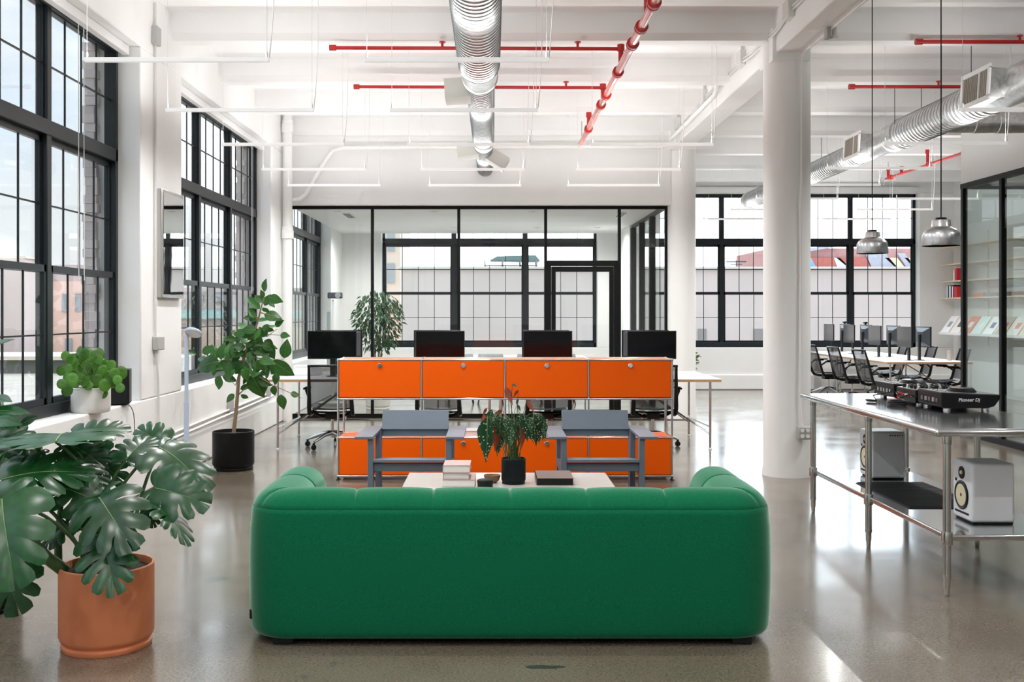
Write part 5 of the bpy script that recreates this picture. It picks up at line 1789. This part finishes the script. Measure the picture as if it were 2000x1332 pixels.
def stem(parent, p0, p1, r0, r1, m=None, bow=0.25, name='stem'):
    p0, p1 = Vector(p0), Vector(p1)
    d = p1 - p0
    c1 = p0 + Vector((d.x * 0.15, d.y * 0.15, d.z * (0.35 + bow)))
    c2 = p0 + Vector((d.x * 0.6, d.y * 0.6, d.z * (0.8 + bow * 0.5)))
    n = 8
    pts = bezier(p0, c1, c2, p1, n)
    return MB().tube(pts, [r0 + (r1 - r0) * k / n for k in range(n + 1)], 7).build(name, m or M['stem'], parent, smooth=60)

def pot(parent, x, y, z, r, h, m, foot=True, lip=0.012, taper=1.0):
    pr_ = [(r * 0.93 * taper, 0), (r * 0.95 * taper, 0.006), (r * 0.95 * taper, h * 0.055), (r * 0.91 * taper, h * 0.075), (r * 0.91 * taper, h * 0.085), (r * 0.97 * taper, h * 0.12), (r * taper, h * 0.16)] if foot else [(r * 0.9 * taper, 0), (r * 0.97 * taper, 0.012), (r * taper, 0.04)]
    pr_ += [(r, h - 0.004), (r - 0.003, h), (r - lip + 0.002, h), (r - lip, h - 0.004), (r - lip, h - 0.06), (0.0001, h - 0.06)]
    o = MB().lathe(pr_, 48, (x, y, z)).build('pot', m, parent, smooth=35)
    q = [(0.0001, h - 0.030), (r * 0.5, h - 0.024), (r - lip - 0.001, h - 0.034), (r - lip - 0.001, h - 0.06)]
    MB().lathe(q[::-1], 32, (x, y, z)).build('soil', M['soil'], parent, smooth=60)
    return o

# ---- monstera in the terracotta pot
ZM = lambda x, y, Y: P(x / 3.17, 720 + y / 3.17, Y)
mons = [monstera_mesh(k, 5 if k % 2 else 6, 0.26 + 0.05 * k, 0.35 + 0.1 * k) for k in range(4)]
PX, PYm = -1.755, 4.655
mo = thing('potted_monstera', 'large monstera plant with split leaves in an orange terracotta pot', 'plant', (PX, PYm, 0))
pot(mo, PX, PYm, 0, 0.206, 0.37, M['terracotta'])
ML = [  # base, tip, up-hint, mesh, length
    ((345, 455, 4.50), (425, 285, 4.95), (0.05, -0.42, 1), 0, 0.50),
    ((12, 810, 4.22), (38, 1190, 4.02), (0.18, -1, 0.35), 1, 0.36),
    ((10, 690, 4.40), (440, 545, 4.45), (0.05, -0.55, 1), 2, 0.34),
    ((615, 800, 4.35), (745, 985, 4.10), (0.0, -0.85, 0.75), 3, 0.30),
    ((645, 1040, 4.28), (675, 1285, 4.14), (0.05, -1, 0.45), 0, 0.25),
    ((960, 740, 4.52), (1260, 800, 4.42), (-0.05, -0.9, 0.55), 1, 0.245),
    ((975, 848, 4.50), (1240, 1000, 4.38), (0.45, 0.15, 1), 2, 0.23),
    ((985, 490, 4.75), (1365, 650, 4.55), (0.20, -0.45, 0.9), 3, 0.30),
    ((785, 560, 4.72), (900, 405, 4.85), (-0.15, -0.95, 0.35), 0, 0.20),
    ((560, 540, 4.90), (715, 660, 4.82), (0, -0.9, 0.35), 1, 0.20),
    ((395, 590, 4.70), (640, 662, 4.62), (0, -0.22, 1), 2, 0.24),
    ((545, 800, 4.55), (330, 690, 4.50), (0.1, -0.8, 0.6), 3, 0.22),
    ((470, 430, 5.00), (680, 350, 5.05), (0, -0.5, 1), 0, 0.24),
    ((1010, 470, 5.00), (870, 370, 5.02), (0.1, -0.85, 0.5), 1, 0.17),
    ((935, 850, 4.56), (945, 940, 4.52), (0.3, -1, 0.2), 2, 0.09),
    ((420, 960, 4.60), (330, 1010, 4.55), (-0.2, -0.7, 0.7), 3, 0.14),
    ((560, 900, 4.70), (610, 1030, 4.66), (0.0, -1, 0.3), 1, 0.18),
    ((250, 520, 4.75), (130, 470, 4.7), (0.0, -0.4, 1), 2, 0.22),
    ((430, 470, 4.85), (560, 520, 4.80), (0.1, -0.7, 0.7), 3, 0.20),
]
random.seed(21)
for b, t, h, k, l in ML:
    bp, tp = ZM(*b), ZM(*t)
    put_leaf(mons[k], mo, bp, tp, h, l)
    an = random.uniform(0, 2 * PI)
    root = Vector((PX + 0.09 * math.cos(an), PYm + 0.07 * math.sin(an), 0.33))
    stem(mo, root, bp, 0.0105, 0.006, bow=0.12)
MB().tube([ZM(360, 1240, 4.6), ZM(362, 1000, 4.62), ZM(378, 830, 4.65)], [0.02, 0.016, 0.012], 8).build('stem', M['stem'], mo, smooth=60)
MB().tube([ZM(400, 1250, 4.58), ZM(290, 1170, 4.52), ZM(215, 1075, 4.5), ZM(150, 900, 4.5)], [0.030, 0.027, 0.018, 0.008], 10).build('stem', M['stem'], mo, smooth=60)
MB().tube([ZM(540, 1200, 4.75), ZM(528, 700, 4.85), ZM(510, 390, 4.95)], [0.014, 0.015, 0.012], 8).build('stem', M['rib'], mo, smooth=60)

# ---- darker plant in the black pot at the left edge
P2x, P2y = -2.60, 5.22
m2 = thing('potted_monstera', 'dark leaved plant in a black pot at the edge behind the terracotta pot', 'plant', (P2x, P2y, 0))
pot(m2, P2x, P2y, 0, 0.185, 0.36, M['pot_black'])
smooth_leaf = simple_leaf(M['monstera'], 0.42, 0.45, 9, 0.25, 0.12, 0.4)
for b, t, h, me, l in [((0, 1120, 4.85), (60, 1345, 4.75), (0.35, -1, 0.25), mons[1], 0.30), ((-70, 260, 5.0), (190, 255, 5.0), (0, -0.5, 1), smooth_leaf, None), ((-80, 185, 5.1), (65, 182, 5.0), (0, -0.5, 1), smooth_leaf, None),
                      ((-140, -95, 5.0), (75, -205, 5.0), (0.2, -0.4, 1), smooth_leaf, None), ((-60, 320, 4.9), (130, 330, 4.85), (0, -0.7, 0.8), smooth_leaf, None), ((120, 350, 4.95), (215, 300, 4.95), (0, -1, 0.2), smooth_leaf, 0.10),
                      ((-30, 430, 4.9), (150, 530, 4.8), (0.1, -0.7, 0.7), mons[2], 0.26), ((-120, 520, 4.9), (100, 600, 4.8), (0.1, -0.9, 0.5), mons[3], 0.30), ((60, 420, 5.1), (0, 330, 5.1), (0, -0.6, 0.8), mons[0], 0.2)]:
    bp, tp = ZM(*b), ZM(*t)
    put_leaf(me, m2, bp, tp, h, l)
    an = random.uniform(0, 2 * PI)
    stem(m2, (P2x + 0.07 * math.cos(an), P2y + 0.07 * math.sin(an), 0.33), bp, 0.012, 0.006, bow=0.1)

# ---- fig tree in the black pot
FX, FY = -2.50, 9.86
fg = thing('potted_fig_tree', 'young fig tree with broad glossy leaves in a black pot by the second window', 'plant', (FX, FY, 0))
pot(fg, FX, FY, 0, 0.198, 0.37, M['pot_black'])
ZF = lambda x, y, Y=9.86: P(360 + x / 5.125, 540 + y / 5.125, Y)
trunk = [Vector((FX + 0.0, FY, 0.33)), ZF(520, 1330), ZF(545, 1010), ZF(585, 850), ZF(675, 630), ZF(735, 450), ZF(790, 230), ZF(800, 150)]
MB().tube(trunk, [0.019, 0.018, 0.016, 0.014, 0.011, 0.009, 0.006, 0.004], 9).build('trunk', M['bark'], fg, smooth=60)
branches = [[(590, 850), (470, 830), (340, 840), (150, 780)], [(600, 830), (520, 740), (480, 660), (460, 610)], [(650, 700), (560, 690), (500, 650)], [(640, 800), (760, 820), (880, 830), (1000, 830)], [(590, 900), (690, 960), (860, 1075), (1060, 1165), (1180, 1220)],
            [(700, 590), (830, 600), (930, 525)], [(720, 520), (840, 580), (1000, 590)], [(670, 640), (560, 575), (465, 535)], [(735, 450), (700, 370), (660, 330)], [(545, 1010), (510, 1090), (475, 1050)], [(545, 1180), (600, 1130), (650, 1090)], [(760, 360), (860, 390), (935, 405)], [(640, 740), (720, 700), (800, 690), (880, 650)]]
random.seed(9)
for b in branches:
    dy = random.uniform(-0.16, 0.16)
    pts = [ZF(x, y, 9.86 + dy * i / (len(b) - 1)) for i, (x, y) in enumerate(b)]
    MB().tube(pts, [0.007 - 0.005 * i / (len(pts) - 1) for i in range(len(pts))], 6).build('branch', M['bark'], fg, smooth=60)
figm = [simple_leaf(M['fig'], 0.62, 0.40, 8, 0.22, 0.22, 0.3), simple_leaf(M['fig'], 0.54, 0.45, 8, 0.35, 0.10, 0.3), simple_leaf(M['fig'], 0.68, 0.38, 8, 0.12, 0.35, 0.4)]
FLV = [(800, 152, 800, 48), (792, 215, 772, 150), (782, 265, 716, 190), (758, 325, 650, 222), (800, 292, 838, 200), (842, 205, 948, 240), (845, 250, 896, 288), (785, 310, 835, 368), (800, 378, 942, 408), (705, 425, 655, 325), (745, 425, 615, 412), (730, 440, 812, 432),
       (625, 535, 560, 460), (720, 530, 590, 520), (730, 560, 600, 590), (690, 545, 720, 640), (780, 500, 870, 530), (760, 530, 700, 600), (905, 520, 860, 470), (905, 500, 970, 445), (720, 600, 770, 675), (830, 600, 760, 520), (960, 585, 1030, 590), (510, 640, 585, 560), (470, 545, 540, 570),
       (430, 650, 395, 620), (445, 600, 460, 650), (560, 660, 640, 620), (800, 640, 885, 690), (810, 660, 870, 810), (885, 770, 895, 700), (1000, 820, 1025, 668), (120, 780, 38, 745), (180, 770, 258, 705), (210, 830, 140, 810), (350, 850, 125, 880), (320, 830, 290, 700), (360, 830, 370, 690),
       (440, 830, 480, 680), (470, 760, 560, 680), (440, 850, 330, 930), (450, 850, 430, 1010), (560, 850, 440, 900), (620, 850, 570, 1000), (600, 860, 520, 960), (700, 830, 660, 940), (720, 830, 790, 930), (640, 790, 690, 690), (800, 830, 860, 780), (870, 840, 1060, 970), (850, 850, 960, 950),
       (860, 920, 815, 1010), (925, 965, 910, 1062), (760, 960, 690, 1000), (660, 970, 780, 1165), (740, 1040, 850, 1080), (760, 1020, 800, 1145), (880, 1095, 912, 1175), (965, 1180, 975, 1310), (1060, 1175, 1145, 1180), (640, 1000, 590, 1060), (360, 990, 330, 1115), (380, 1000, 505, 1030), (500, 1175, 430, 1232),
       (565, 1180, 630, 1215), (560, 1130, 640, 1090), (620, 1120, 700, 1085), (310, 920, 290, 970), (560, 780, 480, 830), (690, 740, 640, 650), (720, 700, 790, 800), (760, 720, 830, 790), (560, 740, 600, 800), (620, 770, 680, 800), (750, 960, 800, 975), (690, 980, 740, 900), (500, 700, 430, 760), (640, 640, 580, 640)]
for _ in range(46):          # the crowded heart of the crown
    y = random.uniform(520, 950)
    hw = 60 + (y - 480) * 0.42 if y < 850 else 240
    x = random.uniform(640 - hw * 1.1, 670 + hw)
    an = random.uniform(-0.3, PI + 0.3)
    l = random.uniform(80, 140)
    FLV.append((x, y, x + l * math.cos(an), y + l * 0.75 * math.sin(an)))
for i, (a, b, c, d) in enumerate(FLV):
    dy = random.uniform(-0.24, 0.20)
    bp, tp = ZF(a, b, 9.86 + dy), ZF(c, d, 9.86 + dy + random.uniform(-0.05, 0.05))
    h = Vector((random.uniform(-0.5, 0.5), -0.8, random.uniform(0.1, 0.9)))
    put_leaf(random.choice(figm), fg, bp, tp, h, (tp - bp).length * 1.22)

# ---- round leaved plant on the sill
QX, QY = -2.985, 7.60
pl = thing('potted_pilea', 'round leaved plant in a chalk white pot on the window sill', 'plant', (QX, QY, ZS))
pot(pl, QX, QY, ZS, 0.140, 0.185, M['pot_white'], False, 0.010)
pm_ = disc_leaf(M['pilea'])
ZP = lambda x, y, Y: P(100 + x / 7.83, 660 + y / 7.83, Y)
PLV = [(410, 190), (560, 230), (740, 240), (220, 270), (280, 330), (400, 320), (620, 375), (820, 410), (910, 415), (150, 495), (250, 465), (330, 530), (410, 450), (720, 330), (600, 280), (220, 600), (320, 630), (500, 660), (350, 740), (630, 600), (640, 700), (760, 570), (570, 490), (160, 700), (235, 800),
       (910, 520), (920, 660), (985, 540), (1020, 640), (1050, 760), (1080, 530), (830, 720), (780, 840), (690, 500), (860, 610), (480, 250), (470, 560), (540, 400), (330, 400), (700, 430), (790, 480), (430, 650), (570, 720), (700, 640), (960, 600), (280, 560)]
random.seed(4)
for (x, y) in PLV:
    Y = QY + random.uniform(-0.20, 0.05) - 0.10 * (y > 600)
    if x < 350:
        Y -= 0.22
    p = ZP(x, y, Y)
    if p.x < -3.09:
        p = ZP(x, y, 3.09 * 2000 / (963 - 100 - x / 7.83))
    out = (p - Vector((QX, QY, ZS + 0.17)))
    nrm = out.normalized() * 0.9 + Vector((random.uniform(-0.6, 0.6), -0.6, random.uniform(-0.1, 0.8)))
    t = Vector((random.uniform(-0.4, 0.4), -0.2, -1))
    put_leaf(pm_, pl, p, p + t, nrm, random.uniform(0.066, 0.096))
    stem(pl, (QX + random.uniform(-0.05, 0.05), QY + random.uniform(-0.05, 0.05), ZS + 0.15), p, 0.0022, 0.0014, M['rib'], 0.2)

# ---- spotted begonia on the coffee table
BX, BY = 0.139, 6.95
bg_ = thing('potted_begonia', 'spotted begonia with drooping dotted leaves in a matte black pot on the coffee table', 'plant', (BX, BY, TZ))
pot(bg_, BX, BY, TZ, 0.0825, 0.172, M['pot_slate'], True, 0.006)
ZB = lambda x, y, Y=6.95: P(920 + x / 6.341, 740 + y / 6.341, Y)
bgm = [simple_leaf(M['begonia'], 0.36, 0.3, 9, 0.25, 0.15, 0.5, 0.012, True, 0.25, 1.3), simple_leaf(M['begonia'], 0.30, 0.28, 9, 0.3, 0.10, 0.5, 0.015, True, -0.25, 1.3)]
BLV = [(160, 440, 140, 690, 1), (200, 470, 205, 1050, 0), (255, 375, 225, 600, 0), (230, 520, 150, 880, 0), (300, 470, 262, 775, 0), (370, 460, 345, 770, 0), (400, 560, 320, 975, 0), (440, 450, 425, 720, 0), (470, 490, 482, 850, 0), (540, 470, 525, 740, 0), (605, 420, 600, 720, 0), (650, 440, 785, 795, 0),
       (570, 320, 620, 405, 0), (700, 520, 612, 870, 1), (770, 420, 805, 850, 0), (840, 430, 830, 830, 0), (870, 430, 925, 790, 0), (720, 470, 740, 700, 0), (425, 105, 510, 330, 1), (590, 140, 515, 235, 1), (510, 65, 580, 95, 0), (700, 260, 790, 430, 1), (190, 360, 140, 450, 1), (385, 385, 260, 450, 1),
       (330, 540, 275, 900, 1), (500, 600, 470, 900, 0), (330, 460, 300, 640, 0), (590, 520, 570, 780, 0), (880, 450, 870, 640, 0), (280, 600, 250, 700, 0), (130, 560, 165, 860, 0), (215, 640, 200, 1000, 0), (345, 600, 345, 900, 0), (660, 560, 700, 790, 0), (740, 480, 770, 770, 0), (820, 520, 800, 820, 0), (905, 520, 890, 780, 0), (455, 560, 440, 830, 0), (310, 420, 235, 560, 0)]
random.seed(8)
for (a, b, c, d, back) in BLV:
    dy = random.uniform(-0.11, 0.11)
    bp, tp = ZB(a, b, BY + dy), ZB(c, d, BY + dy * 1.2)
    h = Vector((random.uniform(-0.4, 0.4), 1.0 if back else -1.0, 0.25))
    put_leaf(random.choice(bgm), bg_, bp, tp, h)
    stem(bg_, (BX + random.uniform(-0.045, 0.045), BY + random.uniform(-0.04, 0.04), TZ + 0.135), bp, 0.0030, 0.0016, M['stem'], 0.3)
MB().cyl((BX - 0.02, BY, TZ + 0.13), ZB(462, 120), 0.003, n=6).build('support_stake', M['stem'], bg_)

# ---- weeping fig behind the glass, small plant beyond the column
def bushy(name, label, c, rx, ry, rz, n, ls, m, pot_at, pr, ph, pm, seed, droop=0.5):
    t = thing(name, label, 'plant', (pot_at[0], pot_at[1], 0))
    pot(t, pot_at[0], pot_at[1], 0, pr, ph, pm)
    rnd = random.Random(seed)
    vs, fs = [], []
    for _ in range(n):
        while True:
            q = Vector((rnd.uniform(-1, 1), rnd.uniform(-1, 1), rnd.uniform(-1, 1)))
            if 0.25 < q.length < 1 and (q.x * q.x + q.y * q.y) < (0.35 + 0.65 * min(1, (q.z + 1) * 0.85)):
                break
        p = Vector((c[0] + q.x * rx, c[1] + q.y * ry, c[2] + q.z * rz))
        d = Vector((q.x * 0.8 + rnd.uniform(-0.5, 0.5), q.y * 0.8 + rnd.uniform(-0.5, 0.5), -droop + rnd.uniform(-0.5, 0.4))).normalized()
        x = d.cross(Vector((rnd.uniform(-1, 1), rnd.uniform(-1, 1), 1))).normalized()
        l, w_ = ls * rnd.uniform(0.7, 1.2), ls * 0.20
        nn = x.cross(d)
        b = len(vs)
        vs += [p, p + d * l * 0.45 + x * w_ + nn * 0.006, p + d * l - nn * 0.01, p + d * l * 0.45 - x * w_ + nn * 0.006, p + d * l * 0.45 - nn * 0.004]
        fs += [(b, b + 1, b + 4), (b + 1, b + 2, b + 4), (b + 2, b + 3, b + 4), (b + 3, b, b + 4)]
    L = wloc(t)
    me = bpy.data.meshes.new('foliage')
    me.from_pydata([tuple(v - L) for v in vs], [], fs)
    me.materials.append(m)
    me.shade_smooth()
    o = bpy.data.objects.new('foliage', me)
    C.objects.link(o)
    o.parent = t
    o['kind'] = 'stuff'
    for k in range(5):
        an = 2 * PI * k / 5
        stem(t, (pot_at[0], pot_at[1], ph - 0.04), (c[0] + rx * 0.5 * math.cos(an), c[1] + ry * 0.5 * math.sin(an), c[2] + rz * rnd.uniform(-0.1, 0.6)), 0.014, 0.004, M['bark'], 0.1, 'branch')
    return t
bushy('potted_weeping_fig', 'bushy weeping fig tree behind the glass partition by the back window', (-1.80, 16.0, 1.38), 0.40, 0.40, 0.50, 900, 0.10, M['weeping'], (-1.80, 16.0), 0.19, 0.4, M['pot_white'], 2, 0.7)
bushy('potted_plant', 'small leafy plant half hidden behind the round column by the back desk', (3.02, 16.0, 0.74), 0.18, 0.15, 0.20, 60, 0.10, M['weeping'], (3.0, 16.0), 0.10, 0.5, M['pot_white'], 7, 0.1)
